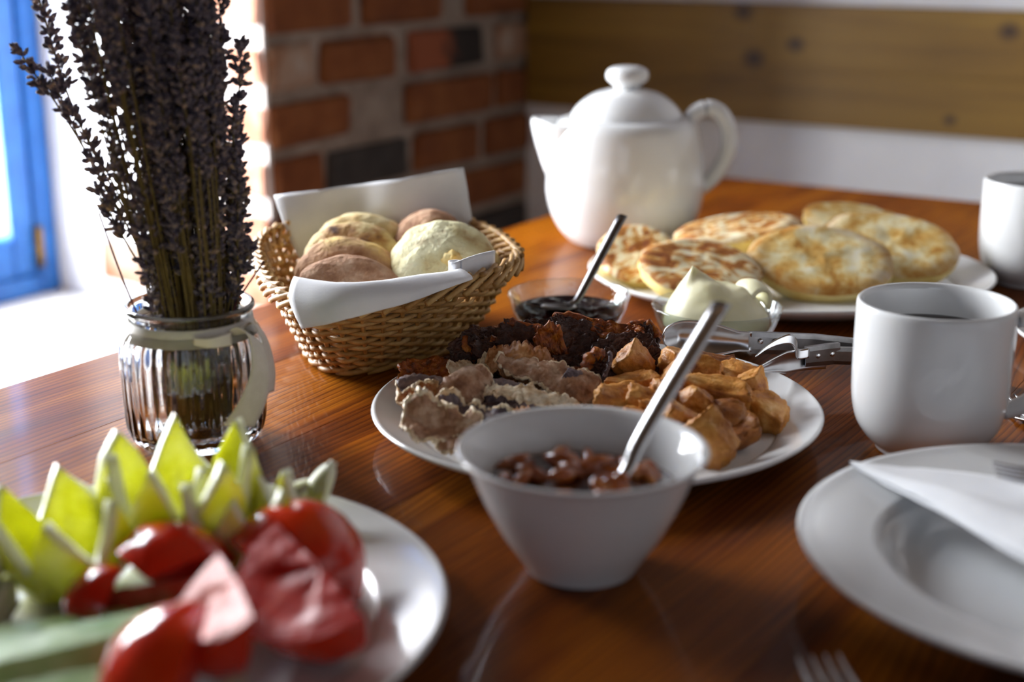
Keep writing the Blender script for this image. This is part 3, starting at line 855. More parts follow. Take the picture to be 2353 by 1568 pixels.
toast('toasted roll half at the plate edge beside the jam spoon', (-.132, -.022, .0335), .034, .036, .026, (.45, -.35, .5), 11, TOAST2)
toast('flat toasted roll half lying on top, in front of the teapot', (-.038, .030, .0460), .057, .040, .022, (.08, -.12, .12), 12, TOAST2)
toast('white and dark blotched roll half behind the butter bowl', (-.083, -.078, .0355), .051, .042, .027, (.36, .10, -.05), 13, TOAST2)
toast('largest golden toasted roll half in the middle of the plate', (.020, -.056, .0365), .061, .047, .026, (.45, .06, -.12), 14, TOAST)
toast('golden roll half leaning at the right side of the big plate', (.088, -.012, .0400), .060, .044, .028, (.46, .12, -.30), 15, TOAST)
toast('golden roll half mostly hidden at the back of the big plate', (.080, .052, .0450), .055, .036, .024, (.28, .16, -.25), 16, TOAST)

# ------------------------------------------------------------------ jar of lavender
JR = (-.6008, .5865)
jar = thing('glass_jar', 'ribbed clear glass jar with a cream ribbon, holding the dried lavender', 'jar', (*JR, TZ), AZ)
op = [(.0335, .0008), (.0372, .0035), (.0405, .0095), (.0418, .020), (.0424, .040), (.0426, .056), (.0415, .066), (.0382, .0728), (.0350, .0765), (.0345, .0795)]
outp = [(q[0], q[1]) for q in smooth_prof([(a, b, 0) for a, b in op], 5)]
lip = [(.0365, .0815), (.0383, .0838), (.0382, .0858), (.0368, .0870), (.0348, .0862)]
ip = [(.0318, .080), (.0322, .0765), (.0352, .0722), (.0385, .0655), (.0396, .055), (.0392, .030), (.0378, .013), (.034, .0075), (.02, .0062), (0, .0058)]
no_ = len(outp)
def ribs(i, a):
    if i < 3 + no_:
        z = outp[i - 3][1] if i >= 3 else 0
        k = max(0, min(1, (z - .004) / .01)) * max(0, min(1, (.074 - z) / .006))
        return .00045 * k * math.cos(34 * a)
    return 0
make('glass', *lathe([(0, .003), (.028, .003), (.031, .0004)] + outp + lip + ip, 272, ribs), GLASS, jar)
# ribbon: band round the neck, knot and two tails
rb_ = make('ribbon', *lathe([(.0366, .0683), (.0362, .073), (.0356, .0785), (.0346, .0787), (.0352, .073), (.0357, .0681)][::-1], 72, lambda i, a: .0030 if i in (0, 5) else .0012, closed=True), RIBBON, jar)
def ribbon_tail(path, wv0, wv1, w0, w1, name='ribbon_tail'):
    P = smooth_prof(path, 7); n = len(P)
    A, B_ = Vector(wv0), Vector(wv1)
    def f(u, v):
        q = P[round(u * (n - 1))]; wv = A.lerp(B_, u).normalized()
        return q + wv * ((v - .5) * (w0 + (w1 - w0) * u) + (0.0 if u < .999 else 0))
    o = make(name, *sheet(f, n - 1, 6), RIBBON, rb_); solid(o, .0005)
    return o
ribbon_tail([(.028, -.0255, .074), (.036, -.027, .0765), (.0425, -.022, .068), (.0445, -.0225, .050), (.0400, -.0285, .034), (.0325, -.0355, .021)], (-.1, -.8, .6), (-.85, -.45, .20), .009, .019)
ribbon_tail([(.032, -.020, .075), (.0395, -.013, .0775), (.0455, -.011, .066), (.0480, -.012, .048), (.0462, -.014, .034)], (.1, -.9, .4), (-.3, -.9, .1), .010, .017)
ribbon_tail([(.010, -.0395, .0735), (.020, -.0390, .0725), (.030, -.0300, .0725)], (0, -.1, 1), (0, -.1, 1), .004, .008, 'ribbon_knot')

def bud_mesh(L, n_whorl, seed, dens=9):
    """flower spike: whorls of small pointed calyxes round the stem axis"""
    rnd = random.Random(seed)
    V, Fc = [], []
    for wi in range(n_whorl):
        z = L * (wi / max(1, n_whorl - 1)) + rnd.uniform(-.0015, .0015)
        nb_ = dens if wi < n_whorl - 1 else dens + 2
        for k in range(nb_):
            a = 2 * PI * k / nb_ + rnd.uniform(-.4, .4)
            el = rnd.uniform(.15, 1.15) if wi < n_whorl - 1 else rnd.uniform(.4, 1.4)
            d = Vector((math.cos(a) * math.cos(el), math.sin(a) * math.cos(el), math.sin(el)))
            ln = rnd.uniform(.0050, .0082); r = rnd.uniform(.0011, .0019)
            s = Vector((0, 0, z + rnd.uniform(-.0025, .0025))) + d * .0004
            u = d.cross(Vector((0, 0, 1))); u = u.normalized() if u.length > .01 else Vector((1, 0, 0)); v = d.cross(u)
            b = len(V)
            V.append(s)
            for fr, rr in ((.45, r), (.85, r * .85)):
                for q in range(4):
                    aa = PI / 2 * q
                    V.append(s + d * ln * fr + u * (rr * math.cos(aa)) + v * (rr * math.sin(aa)))
            tipd = d + u * rnd.uniform(-.25, .25)
            V.append(s + tipd * ln * 1.08)
            for q in range(4):
                q2 = (q + 1) % 4
                Fc.append((b, b + 1 + q2, b + 1 + q)); Fc.append((b + 1 + q, b + 1 + q2, b + 5 + q2, b + 5 + q)); Fc.append((b + 5 + q, b + 5 + q2, b + 9))
    return V, Fc
spikes = []
for i in range(8):
    L = (.036, .046, .055, .040, .062, .030, .050, .070)[i]
    V, Fc = bud_mesh(L, int(L / .0068) + 1, 100 + i, 9 if i % 3 else 7)
    me = bpy.data.meshes.new('flower_spike'); me.from_pydata([tuple(v) for v in V], [], Fc); me.materials.append(LAV); me.update()
    spikes.append((me, L))
def sprig(label, base, neck, mid, tip, group='dried lavender sprigs in the jar', sp=None, mat=LAVSTEM, rad=.0006):
    t = thing('lavender_sprig', label, 'lavender', (*JR, TZ), AZ, group)
    pts = smooth_prof([base, neck, mid, tip], 5)
    make('stem', *tube(pts, rad, 5), mat, t)
    if sp is not None:
        me, L = spikes[sp]
        d = (Vector(tip) - Vector(mid)).normalized()
        o = link('flower_spike', me, t)
        o.location = Vector(tip) - d * L * .93
        o.rotation_mode = 'QUATERNION'; o.rotation_quaternion = Vector((0, 0, 1)).rotation_difference(d) @ Euler((0, 0, random.uniform(0, 6.28))).to_quaternion()
    return t
rl = random.Random(21)
NSPR = 128
for i in range(NSPR):
    a = rl.uniform(0, 2 * PI); q = math.sqrt(rl.random())
    z = .105 + .20 * ((i + .5) / NSPR) ** .85
    cx_ = .004 - .014 * (z - .09) / .16
    ca, sa = math.cos(a), math.sin(a)
    Rz = .030 + .016 * min(1, (z - .09) / .15)
    tip = (cx_ + Rz * q * ca + rl.uniform(-.003, .003), .004 + Rz * q * sa * .85, z + rl.uniform(-.01, .01))
    nk = (.003 + .0265 * q * ca, .0235 * q * sa, .086)
    bs = (.002 + .024 * q * ca * .8 + rl.uniform(-.005, .005), .020 * q * sa * .8, .0085)
    md = tuple(nk[k] + (tip[k] - nk[k]) * .55 + rl.uniform(-.002, .002) for k in range(3))
    lab_ = 'dark dried lavender sprig with its head low, just above the jar rim' if z < .155 else 'dark dried lavender sprig with its head halfway up the bunch' if z < .225 else 'dark dried lavender sprig with its head at the top of the bunch'
    sprig(lab_, bs, nk, md, tip, sp=rl.randrange(8))
# leaves and broken stalks standing in the jar below the rim
lf = thing('dried_leaf_bundle', 'dark dried lavender leaves crowded inside the glass jar', 'lavender', (*JR, TZ), AZ)
for i in range(46):
    a = rl.uniform(0, 2 * PI); q = .029 * math.sqrt(rl.random())
    x, y, z = .003 + q * math.cos(a), q * math.sin(a) * .85, rl.uniform(.012, .05)
    h = rl.uniform(.02, .032); dx, dy = rl.uniform(-.004, .004), rl.uniform(-.004, .004)
    P = [(x, y, z), (x + dx * .3, y + dy * .3, z + h * .35), (x + dx * .7, y + dy * .7, z + h * .7), (x + dx, y + dy, z + h)]
    make('leaf', *tube(P, [.0005, .0019, .0016, .0003], 5, flat=.35), LAV if i % 3 else LAVSTEM, lf)
G2 = 'lavender sprigs leaning out of the bunch'
sprig('tallest stray lavender sprig leaning out beside the blue window', (.0, .0, .01), (-.012, .002, .086), (-.066, .030, .190), (-.0885, .046, .262), sp=4, group=G2)
sprig('stray lavender sprig with the outermost tip over the blue frame', (.002, .002, .01), (-.014, .0, .086), (-.066, .024, .182), (-.0975, .036, .2270), sp=5, group=G2)
sprig('stray lavender sprig ending just right of the outermost tip', (.003, -.002, .01), (-.012, -.002, .086), (-.056, .018, .165), (-.0800, .032, .2150), sp=5, group=G2)
sprig('lavender sprig with a drooping head left of the bunch', (.004, -.004, .01), (-.015, -.004, .086), (-.036, .004, .145), (-.0640, .020, .193), sp=3, group=G2)
sprig('short lavender sprig low on the left edge of the bunch', (.004, .003, .01), (-.016, .002, .086), (-.036, .008, .132), (-.0540, .014, .166), sp=0, group=G2)
sprig('lavender sprig low on the left beside the window wall', (.0, .004, .01), (-.017, .0, .086), (-.034, .004, .118), (-.0505, .010, .148), sp=5, group=G2)
sprig('isolated lavender sprig on the right side of the bunch top', (.004, .0, .01), (.020, .002, .086), (.028, .012, .160), (.0345, .020, .2270), sp=7, group=G2)
sprig('lavender sprig just left of the isolated one at the bunch top', (.004, .002, .01), (.017, .0, .086), (.019, .010, .160), (.0225, .020, .2330), sp=5, group=G2)
sprig('small lavender sprig sticking out above the ribbon knot', (.004, -.006, .01), (.024, -.002, .086), (.028, .0, .098), (.0360, .004, .1150), sp=5, group=G2)
sprig('bare reddish stalk pointing from the jar to the basket', (.006, .0, .02), (.027, .0, .084), (.033, .002, .094), (.0445, .006, .1100), group=G2, mat=DRYRED)
sprig('thin bare stalk bent down the left side of the jar mouth', (-.02, -.004, .05), (-.031, -.004, .082), (-.040, -.002, .108), (-.0500, .002, .140), group=G2, mat=DRYRED)

# ------------------------------------------------------------------ meats on the serving plate
def slab_mesh(L, W, T, seed, rag=.12, bend=.0):
    """ragged slice: rounded outline, rough edge, slight bend"""
    N = 80
    def ff(u, v):
        a = 2 * PI * v
        ca, sa = math.cos(a), math.sin(a)
        k = 1 + rag * 1.2 * fbm((ca, sa, 0), 2.0, seed) + rag * .9 * fbm((ca, sa, 0), 8, seed + 1)
        n = 2 / 2.9
        x = L / 2 * math.copysign(abs(ca) ** n, ca) * k; y = W / 2 * math.copysign(abs(sa) ** n, sa) * k
        if u <= .5: r_ = u / .44 if u < .44 else 1; z = T / 2 if u < .44 else T * .15
        else: r_ = (1 - u) / .44 if u > .56 else 1; z = -T / 2 if u > .56 else -T * .15
        r_ = min(1, r_)
        if .44 <= u <= .56: r_ = 1.03
        x *= r_; y *= r_
        z += bend * x * x / (L * L / 4) + .0026 * fbm((x, y, 0), 85, seed) + .0016 * fbm((x, y, u), 280, seed) + .0007 * fbm((x, y, u), 800, seed)
        return (x, y, z)
    return sheet(ff, 30, N)
def rotset(o, rot):
    o.rotation_mode = 'XYZ'; o.rotation_euler = (rot[0], rot[1], AZ + rot[2])
JG = 'dark jerky slices on the meat plate'
def jerky(p, L, W, T, rot, seed, label=None, fat=True, mat=JERKY, bend=.002):
    t = thing('jerky_slice', label or 'dark brown dried meat slice in the heap behind the pork', 'meat', cw(MP, p), 0, JG)
    rotset(t, rot)
    make('slice', *slab_mesh(L, W, T, seed, .14, bend), mat, t)
    if fat:
        rnd = random.Random(seed); a0 = rnd.uniform(0, 6.28)
        P = []
        for k in range(14):
            a = a0 + k * .17; ca, sa = math.cos(a), math.sin(a); n = 2 / 2.9
            P.append((L / 2 * math.copysign(abs(ca) ** n, ca) * 1.0, W / 2 * math.copysign(abs(sa) ** n, sa) * 1.0, bend * ca * ca + rnd.uniform(-.0006, .0006)))
        make('fat_edge', *tube(P, [T * .75 * (.6 + .8 * rnd.random()) for _ in P], 7), JERKYORANGE, t)
    return t
jerky((-.027, .043, .0385), .038, .017, .0032, (1.35, 1.35, .1), 31, 'upright jerky slice with glowing orange edge at the top of the heap', mat=JERKYORANGE)  # orange stands for light shining through the thin slice, painted as its colour
jerky((-.045, .056, .0400), .036, .024, .0040, (1.0, .25, -.1), 32, 'thick dark jerky slab left of the upright orange slice')
jerky((-.004, .062, .0410), .042, .022, .0034, (.95, .35, .05), 33, 'long dark jerky slice sloping right from the upright orange slice')
jerky((.021, .047, .0360), .040, .028, .0040, (.95, -.15, .1), 34, 'broad speckled jerky slice above the first cracklings')
jerky((-.016, .031, .0330), .032, .014, .0042, (.4, -.15, .1), 35, 'flat layered jerky slice in front of the upright orange one')
jerky((.003, .024, .0315), .022, .014, .0050, (1.2, .9, .2), 36, 'small rolled jerky piece next to a grey rind stick')
jerky((.016, .066, .0450), .034, .013, .0030, (.5, .1, -.1), 37, 'orange-edged jerky strip on the crest of the heap', mat=JERKYORANGE)
jerky((-.108, .046, .0235), .034, .020, .0040, (.55, .0, .1), 38, 'pale fatty jerky piece on the plate edge under the basket', mat=JERKYORANGE)
for k, (p, L, W, rot) in enumerate([((-.071, .070, .0370), .030, .020, (1.0, .2, .4)), ((-.080, .060, .0320), .026, .022, (1.1, .7, -.2)), ((-.060, .050, .0340), .034, .018, (.6, .25, -.3)),
        ((-.090, .054, .0250), .024, .016, (.8, -.3, .4)), ((.036, .040, .0300), .022, .018, (.9, -.4, .3)), ((-.008, .078, .0420), .036, .020, (.7, .2, -.1)),
        ((.030, .074, .0360), .030, .022, (.9, -.3, .2)), ((-.036, .045, .0330), .030, .022, (.9, .1, .3)), ((.009, .032, .0290), .034, .026, (.6, -.2, .5)),
        ((-.050, .040, .0300), .032, .022, (.5, .2, -.3)), ((-.018, .052, .0360), .036, .026, (.8, .1, .1)), ((-.030, .074, .0410), .032, .018, (.8, .3, .2)),
        ((-.050, .075, .0280), .040, .030, (.2, .0, .2)), ((.010, .070, .0260), .044, .034, (.1, .1, .4)), ((-.020, .055, .0200), .050, .036, (.1, .0, .1)),
        ((.028, .052, .0220), .040, .034, (.1, -.1, .9)), ((-.070, .050, .0180), .044, .030, (.1, .1, .5)), ((-.066, .078, .0330), .026, .014, (1.2, -.5, .1))]):
    jerky(p, L, W, .0038, rot, 50 + k, fat=k % 3 != 1)

PG = 'curled cured pork strips on the meat plate'
def pork(label, p, L, W, curl_, ruf, rot, seed, mats=(PORK, PORKFAT), th=.0017, twist=0):
    """thin strip: body with a pale fat margin along both long edges"""
    t = thing('pork_strip', label, 'meat', cw(MP, p), 0, PG); rotset(t, rot)
    def ff(u, v):
        x = (u - .5) * L
        s_ = (v - .5)
        edge = abs(s_) * 2
        wl_ = W * (1 + .22 * fbm((u * 3, 0, 0), 1.3, seed)) * (1 - .55 * abs(2 * u - 1) ** 4)
        a = s_ * curl_ * (1 + .4 * math.sin(3 * u + seed)) + twist * (u - .5)
        r_ = wl_ / max(.2, abs(curl_))
        y = r_ * math.sin(a); z = r_ * (math.cos(a) - 1) * (1 if curl_ > 0 else -1)
        rf = ruf * edge ** 2 * math.sin(u * 19 + seed * 2 + 2 * s_) + ruf * .5 * edge * fbm((u * 6, v, 0), 1.7, seed)
        z += rf + .0026 * fbm((x, y, 0), 60, seed) + .0008 * fbm((x, y, 3), 240, seed) + .0004 * fbm((x, y, 5), 700, seed) + .004 * math.sin(u * 4 + seed)
        y += .0035 * fbm((u * 14, v * 2, 1), 1.4, seed) * edge * edge
        return (x, y, z)
    NU, NV = 90, 34
    V, Fc = sheet(ff, NU, NV)
    body, fat = [], []
    for f, q in enumerate(Fc):
        j = f % NV; i = f // NV
        e = abs((j + .5) / NV - .5) * 2 + .10 * fbm((i * .22, j * .2, 0), 1.0, seed)
        (fat if e > .80 or i in (0, 1, NU - 2, NU - 1) else body).append(q)
    def part(nm, fs, m):
        ids = sorted({k for f in fs for k in f}); mp_ = {k: n for n, k in enumerate(ids)}
        o = make(nm, [V[k] for k in ids], [tuple(mp_[k] for k in f) for f in fs], m, t)
        solid(o, th); return o
    part('lean', body, mats[0])
    if fat: part('fat_margin', fat, mats[1])
    return t
pork('long tan pork strip running down to the cracklings', (-.030, .006, .0350), .068, .028, 1.3, .0012, (.55, .34, -.22), 61, (TANPORK, PORKFAT))
pork('amber pork strip at the peak of the pork heap', (-.046, .021, .0375), .044, .024, 1.3, .0012, (.85, .22, -.05), 62, (RIND, RIND))
pork('curled pork strip with an amber hollow in the heap centre', (-.082, -.014, .0355), .036, .030, 2.9, .0012, (.5, -.5, .5), 63, (TANPORK, PORKFAT))
pork('rounded grey pork strip at the left top of the heap', (-.103, -.002, .0315), .040, .026, 2.2, .001, (.4, -.1, .15), 64, (PORK, PORKFAT))
pork('ruffled grey pork strip low on the left of the plate', (-.092, -.060, .0260), .046, .034, -1.3, .0030, (.55, .02, -.1), 65, (TANPORK, PORKFAT))
pork('hollow grey pork strip with frayed pale margins by the bowl', (-.074, -.050, .0255), .052, .032, -1.7, .0022, (.60, .12, -.35), 66)
pork('crumpled pork strip nearest the plate edge and the bowl', (-.078, -.074, .0200), .040, .024, 2.2, .0025, (.3, .1, -.3), 67, (TANPORK, PORKFAT))
pork('smooth dark grey pork roll across the heap', (-.062, -.004, .0290), .050, .030, 2.4, .0008, (.25, .28, -.25), 68, (PORK, PORK))
pork('thin pale pork sliver lying toward the stew bowl', (-.036, -.024, .0275), .066, .010, .8, .0015, (.5, .16, -.15), 69, (PORKFAT, PORKFAT))
pork('narrow amber rind strip rising behind the stew bowl', (-.064, -.047, .0235), .048, .012, 1.8, .0006, (.5, -.32, .2), 70, (RIND, RIND))
pork('smooth grey pork band ending among the cracklings', (-.002, .000, .0250), .040, .018, 1.6, .0005, (.5, .42, -.35), 71, (PORK, PORK))
pork('crumbly pinkish pork strip against the jerky', (-.075, .030, .0335), .036, .022, 1.6, .003, (.6, -.2, .3), 72, (PORKFAT, PORKFAT))
pork('amber-sided pork fold at the left rim of the plate', (-.108, -.026, .0300), .030, .024, -2.2, .002, (.6, .3, .9), 73, (RIND, PORKFAT))
pork('pork strip lying flat under the heap beside the salad', (-.066, -.026, .0180), .076, .050, .6, .002, (.12, .0, .3), 74)
pork('broad pork strip at the bottom of the heap', (-.040, .0, .0150), .080, .050, .5, .002, (.05, .0, -.3), 75)
pork('upright grey rind stick beside the first crackling', (.0075, .014, .0330), .026, .007, 1.2, .0003, (.2, 1.45, .0), 76, (PORK, PORK))

CG = 'pork cracklings on the meat plate'
def cube_grid(n):
    V, Fc, idx = [], [], {}
    def vid(p):
        k = tuple(round(c * 1000) for c in p)
        if k not in idx: idx[k] = len(V); V.append(p)
        return idx[k]
    for ax in range(3):
        for sg in (-1, 1):
            for i in range(n):
                for j in range(n):
                    q = []
                    for di, dj in ((0, 0), (1, 0), (1, 1), (0, 1)):
                        p = [0, 0, 0]; p[ax] = sg; p[(ax + 1) % 3] = -1 + 2 * (i + di) / n; p[(ax + 2) % 3] = -1 + 2 * (j + dj) / n
                        q.append(vid(tuple(p)))
                    Fc.append(tuple(q) if sg > 0 else tuple(q[::-1]))
    return V, Fc
def crackling_mesh(seed, sx, sy, sz, curlk):
    V, Fc = cube_grid(14)
    rnd = random.Random(seed)
    co = {(a, b, c): Vector((rnd.uniform(-.28, .28), rnd.uniform(-.28, .28), rnd.uniform(-.28, .28))) for a in (-1, 1) for b in (-1, 1) for c in (-1, 1)}
    out = []
    for v in V:
        p = Vector(v)
        sh = Vector((0, 0, 0))
        for (a, b, c), d in co.items():
            sh += d * ((1 + a * p.x) * (1 + b * p.y) * (1 + c * p.z) / 8)
        sph = p.normalized() * 1.12
        q = p.lerp(sph, .38) * .86 + sh
        q *= 1 + .13 * fbm(q, 1.3, seed) + .06 * fbm(q, 4.5, seed) + .03 * fbm(q, 11, seed)
        x, y, z = q.x * sx, q.y * sy, q.z * sz
        z += curlk * x * x / (sx * sx) * sz
        out.append((x, y, z))
    return out, Fc
cm = []
for i in range(8):
    V, Fc = crackling_mesh(200 + i, *((.0125, .0095, .0095), (.015, .010, .008), (.011, .011, .009), (.016, .0085, .0085), (.012, .010, .007), (.014, .011, .010), (.010, .008, .008), (.0155, .0095, .0075))[i], (.0, .5, .1, .35, -.4, .1, .0, .6)[i])
    me = bpy.data.meshes.new('crackling'); me.from_pydata(V, [], Fc); me.materials.append(CRACK if i not in (4, 7) else CRACKD)
    me.polygons.foreach_set('use_smooth', [True] * len(me.polygons)); me.update(); cm.append(me)
CL = [((.0253, .030, .0325), 5, (.5, .7, .3), 'biggest blocky golden crackling next to the dark jerky', 1.15),
      ((.0215, .008, .0255), 3, (.2, -.1, .15), 'wedge-shaped crackling just left of the stew spoon', 1.1),
      ((.0130, -.016, .0245), 1, (.4, .1, .1), 'smooth oval crackling above the bowl rim', 1.1),
      ((.0300, -.022, .0255), 0, (.3, .2, -.2), None, 1.0),
      ((.0555, .030, .0320), 2, (.2, .2, .4), 'pimpled pinkish crackling under the tongs scoop', 1.25),
      ((.0690, .020, .0300), 5, (.6, .1, -.3), None, 1.05),
      ((.0890, .024, .0275), 2, (.3, -.3, .5), 'rounded crackling nearest the notched tongs tip', 1.15),
      ((.0730, -.008, .0270), 3, (.4, .1, -.3), 'thick crackling bar in the middle of the crackling heap', 1.35),
      ((.0960, .002, .0240), 5, (.3, 1.1, .2), 'upright crackling on the right slope of the heap', 1.15),
      ((.0480, -.050, .0230), 0, (.1, .5, .2), None, 1.1),
      ((.0760, -.034, .0200), 4, (.4, .0, -.4), 'dark hollow crackling in the shade of the heap', 1.25),
      ((.1045, -.012, .0145), 2, (.2, .25, -.6), 'outermost crackling lying alone toward the mug', 1.35),
      ((.0820, -.050, .0135), 7, (.2, -.3, .4), 'small curled dark crackling at the right foot of the heap', .9),
      ((.0600, -.068, .0170), 5, (.3, .7, -.4), 'stout crackling nearest the right side of the stew bowl', 1.4),
      ((.0440, -.012, .0280), 1, (.5, .2, .7), None, 1.0), ((.0395, -.037, .0220), 3, (.2, .1, -.5), None, 1.0),
      ((.0780, .040, .0290), 7, (.4, .2, .1), None, .9), ((.0236, -.040, .0180), 2, (.1, .1, .1), None, 1.1),
      ((.0590, -.026, .0270), 6, (.3, .5, .2), None, 1.1), ((.0520, .010, .0290), 5, (.2, .8, .3), None, 1.0),
      ((.0700, .000, .0130), 5, (.2, .3, .9), None, 1.4), ((.0450, .010, .0130), 2, (.2, .3, .1), None, 1.5), ((.0900, -.015, .0120), 0, (.2, .3, .5), None, 1.3),
      ((.0540, -.035, .0120), 5, (.0, .3, .5), None, 1.3), ((.0300, -.005, .0130), 0, (.0, .3, 1.5), None, 1.4), ((.0850, .018, .0130), 3, (.0, .1, 1.2), None, 1.3), ((.0620, .030, .0150), 0, (.0, .2, .2), None, 1.4)]
for p, k, rot, lab, sc in CL:
    o = link('crackling', cm[k]); o.location = cw(MP, p); rotset(o, rot); o.scale = (sc, sc, sc)
    tag(o, lab or 'golden-brown pork crackling chunk buried in the crackling heap', 'crackling', CG)

# ------------------------------------------------------------------ serving tongs
TO = (-.4089, .8339)
tg = thing('serving_tongs', 'steel serving tongs with wide scoop ends resting on the meat plate', 'tongs', (*TO, TZ), AZ)
def up_head(u, v):
    x = -.002 + .060 * u
    hw = (.0118 * math.sqrt(max(0, 1 - (1 - min(1, u / .32)) ** 2)) + .0004) if u < .32 else .0122 - (.0122 - .0068) * max(0, min(1, (u - .5) / .35)) ** 1.2
    s_ = (v - .5) * 2
    zc = .0355 - .003 * u
    dish = .0075 * (1 - s_ * s_) * min(1, u / .2) * (1 - .8 * max(0, (u - .55) / .45))
    return (x, dish - .002 - .003 * u, zc + s_ * hw)
h = make('scoop', *sheet(up_head, 30, 14), STEEL, tg); solid(h, .0011)
def arm(path, hgt, name):
    P = [Vector(p) for p in path]
    V = []
    for i, q in enumerate(P):
        d = P[min(i + 1, len(P) - 1)] - P[max(i - 1, 0)]; d.z = 0; d.normalize(); n_ = Vector((d.y, -d.x, 0))
        hh = hgt[i] / 2
        for (z, o_) in ((-hh, -.0022), (-hh, 0), (-hh * .6, .0004), (hh * .6, .0004), (hh, 0), (hh, -.0022)):
            V.append(q + Vector((0, 0, z)) + n_ * o_)
    Fc = [(i * 6 + k, i * 6 + k + 1, i * 6 + 7 + k, i * 6 + 6 + k) for i in range(len(P) - 1) for k in range(5)]
    o = make(name, V, Fc, DARKSTEEL, tg, smooth=False); solid(o, .0010); return o
arm([(.056, -.0035, .0318), (.10, -.0035, .0300), (.15, -.0025, .024), (.235, -.001, .0085)], (.0142, .0142, .0145, .0145), 'arm')
def low_head(u, v):
    x = .050 + .054 * u; y = -.0555 + .030 * u
    s_ = (v - .5) * 2
    hw = .0008 + .0065 * min(1, u / .45) if u < .55 else .0073
    zc = .0275 + .002 * math.sin(PI * u)
    return (x, y + .003 * (1 - s_ * s_) * math.sin(PI * min(1, u * 1.2)), zc + s_ * hw)
o = make('scoop', *sheet(low_head, 24, 8), STEEL, tg); solid(o, .0010)
def claw(u, v):
    """upper prong: a bent blade curving up to a shoulder and down into the sleeve"""
    c = clawP[round(u * (len(clawP) - 1))]
    wd = .0008 + .0085 * min(1, u * 2.2)
    return c + Vector((.10, .40, .90)) * (.7 * wd * (v - .6))
clawP = smooth_prof([(.0525, -.0530, .0370), (.0600, -.0480, .0415), (.0690, -.0440, .0450), (.0765, -.0415, .0458), (.0805, -.0400, .0415), (.0825, -.0392, .0350), (.0900, -.0368, .0350)], 6)
o = make('claw', *sheet(claw, len(clawP) - 1, 5), STEEL, tg); solid(o, .0013)
arm([(.088, -.0365, .0315), (.104, -.0305, .0315), (.112, -.027, .0312)], (.0125, .0135, .0135), 'arm_sleeve')
arm([(.100, -.0315, .0310), (.14, -.0175, .0260), (.235, -.004, .0085)], (.0105, .0115, .0135), 'arm')
for q in ((.0965, -.0345, .0318), (.1065, -.0307, .0318), (.064, -.0052, .0330), (.0735, -.0052, .0330)):
    V, Fc = grid_sphere(12, 8)
    r_ = make('rivet', [(x * .0019, y * .0010, z * .0019) for x, y, z in V], Fc, STEEL, tg); r_.location = q

# ------------------------------------------------------------------ forks
def fork(label, loc, yaw, z=.0015, pitch=0):
    t = thing('fork', label, 'fork', (loc[0], loc[1], TZ + z), yaw)
    t.rotation_euler = (0, pitch, yaw)
    P = smooth_prof([(.058, 0, .0035), (.075, 0, .0045), (.10, 0, .0055), (.14, 0, .004), (.185, 0, .0022)], 5)
    W = [.0042 + .0065 * (i / (len(P) - 1)) ** 1.5 for i in range(len(P))]
    strip(P, W, .0018, (0, 1, 0), STEEL, 'handle', t)
    def nk_(u, v):
        x = .036 + .023 * u; hw = .0105 * (1 - u) ** .7 + .0022
        return (x, (v - .5) * 2 * hw, .0012 + .0025 * u)
    o = make('root', *sheet(nk_, 10, 8), STEEL, t); solid(o, .0015)
    for k in range(4):
        y = -.0092 + .00613 * k
        T_ = smooth_prof([(.0, y * .97, .0035), (.012, y, .0014), (.026, y, .0006), (.038, y, .0012)], 4)
        make('tine', *tube(T_, [.0007 + .0009 * min(1, i / 5) for i in range(len(T_))], 6, flat=1.0), STEEL, t)
    return t
def ydir(a, b): return math.atan2(b[1] - a[1], b[0] - a[0])
fork('fork lying on the table below the deep plate', (-.1810, .5245), ydir((-.188, .523), (-.130, .452)))
fork('fork lying behind the near mug with tines under its handle', (-.2055, .9215), ydir((-.2034, .9199), (-.1633, .8784)))

# folded napkin and fork on the deep plate
np_ = thing('paper_napkin', 'folded white paper napkin laid over the empty deep plate', 'napkin', (*RP, TZ), AZ)
def npf(layer):
    def f(u, v):
        tip = Vector((-.0915, .0985, .0265)); lo = Vector((.004, -.118, .0275)); hi = Vector((.118, .030, .0300))
        a = tip.lerp(lo, u); b = tip.lerp(hi, u)
        q = a.lerp(b, v)
        puff = .0065 * math.sin(PI * min(1, v * 2.2)) * min(1, u * 2.5) if layer else .0
        q.z += puff + .0018 * fbm((q.x, q.y, layer), 22, 4) + (.0015 if layer else 0)
        return q
    return f
o = make('top_layer', *sheet(npf(1), 24, 18), PAPER, np_); solid(o, .0008)
o = make('bottom_layer', *sheet(npf(0), 24, 18), PAPER, np_); solid(o, .0008)
fork('fork resting on the folded napkin in the deep plate', tuple(cw(RP, (-.030, .056, 0)))[:2], AZ - .22, .0375)

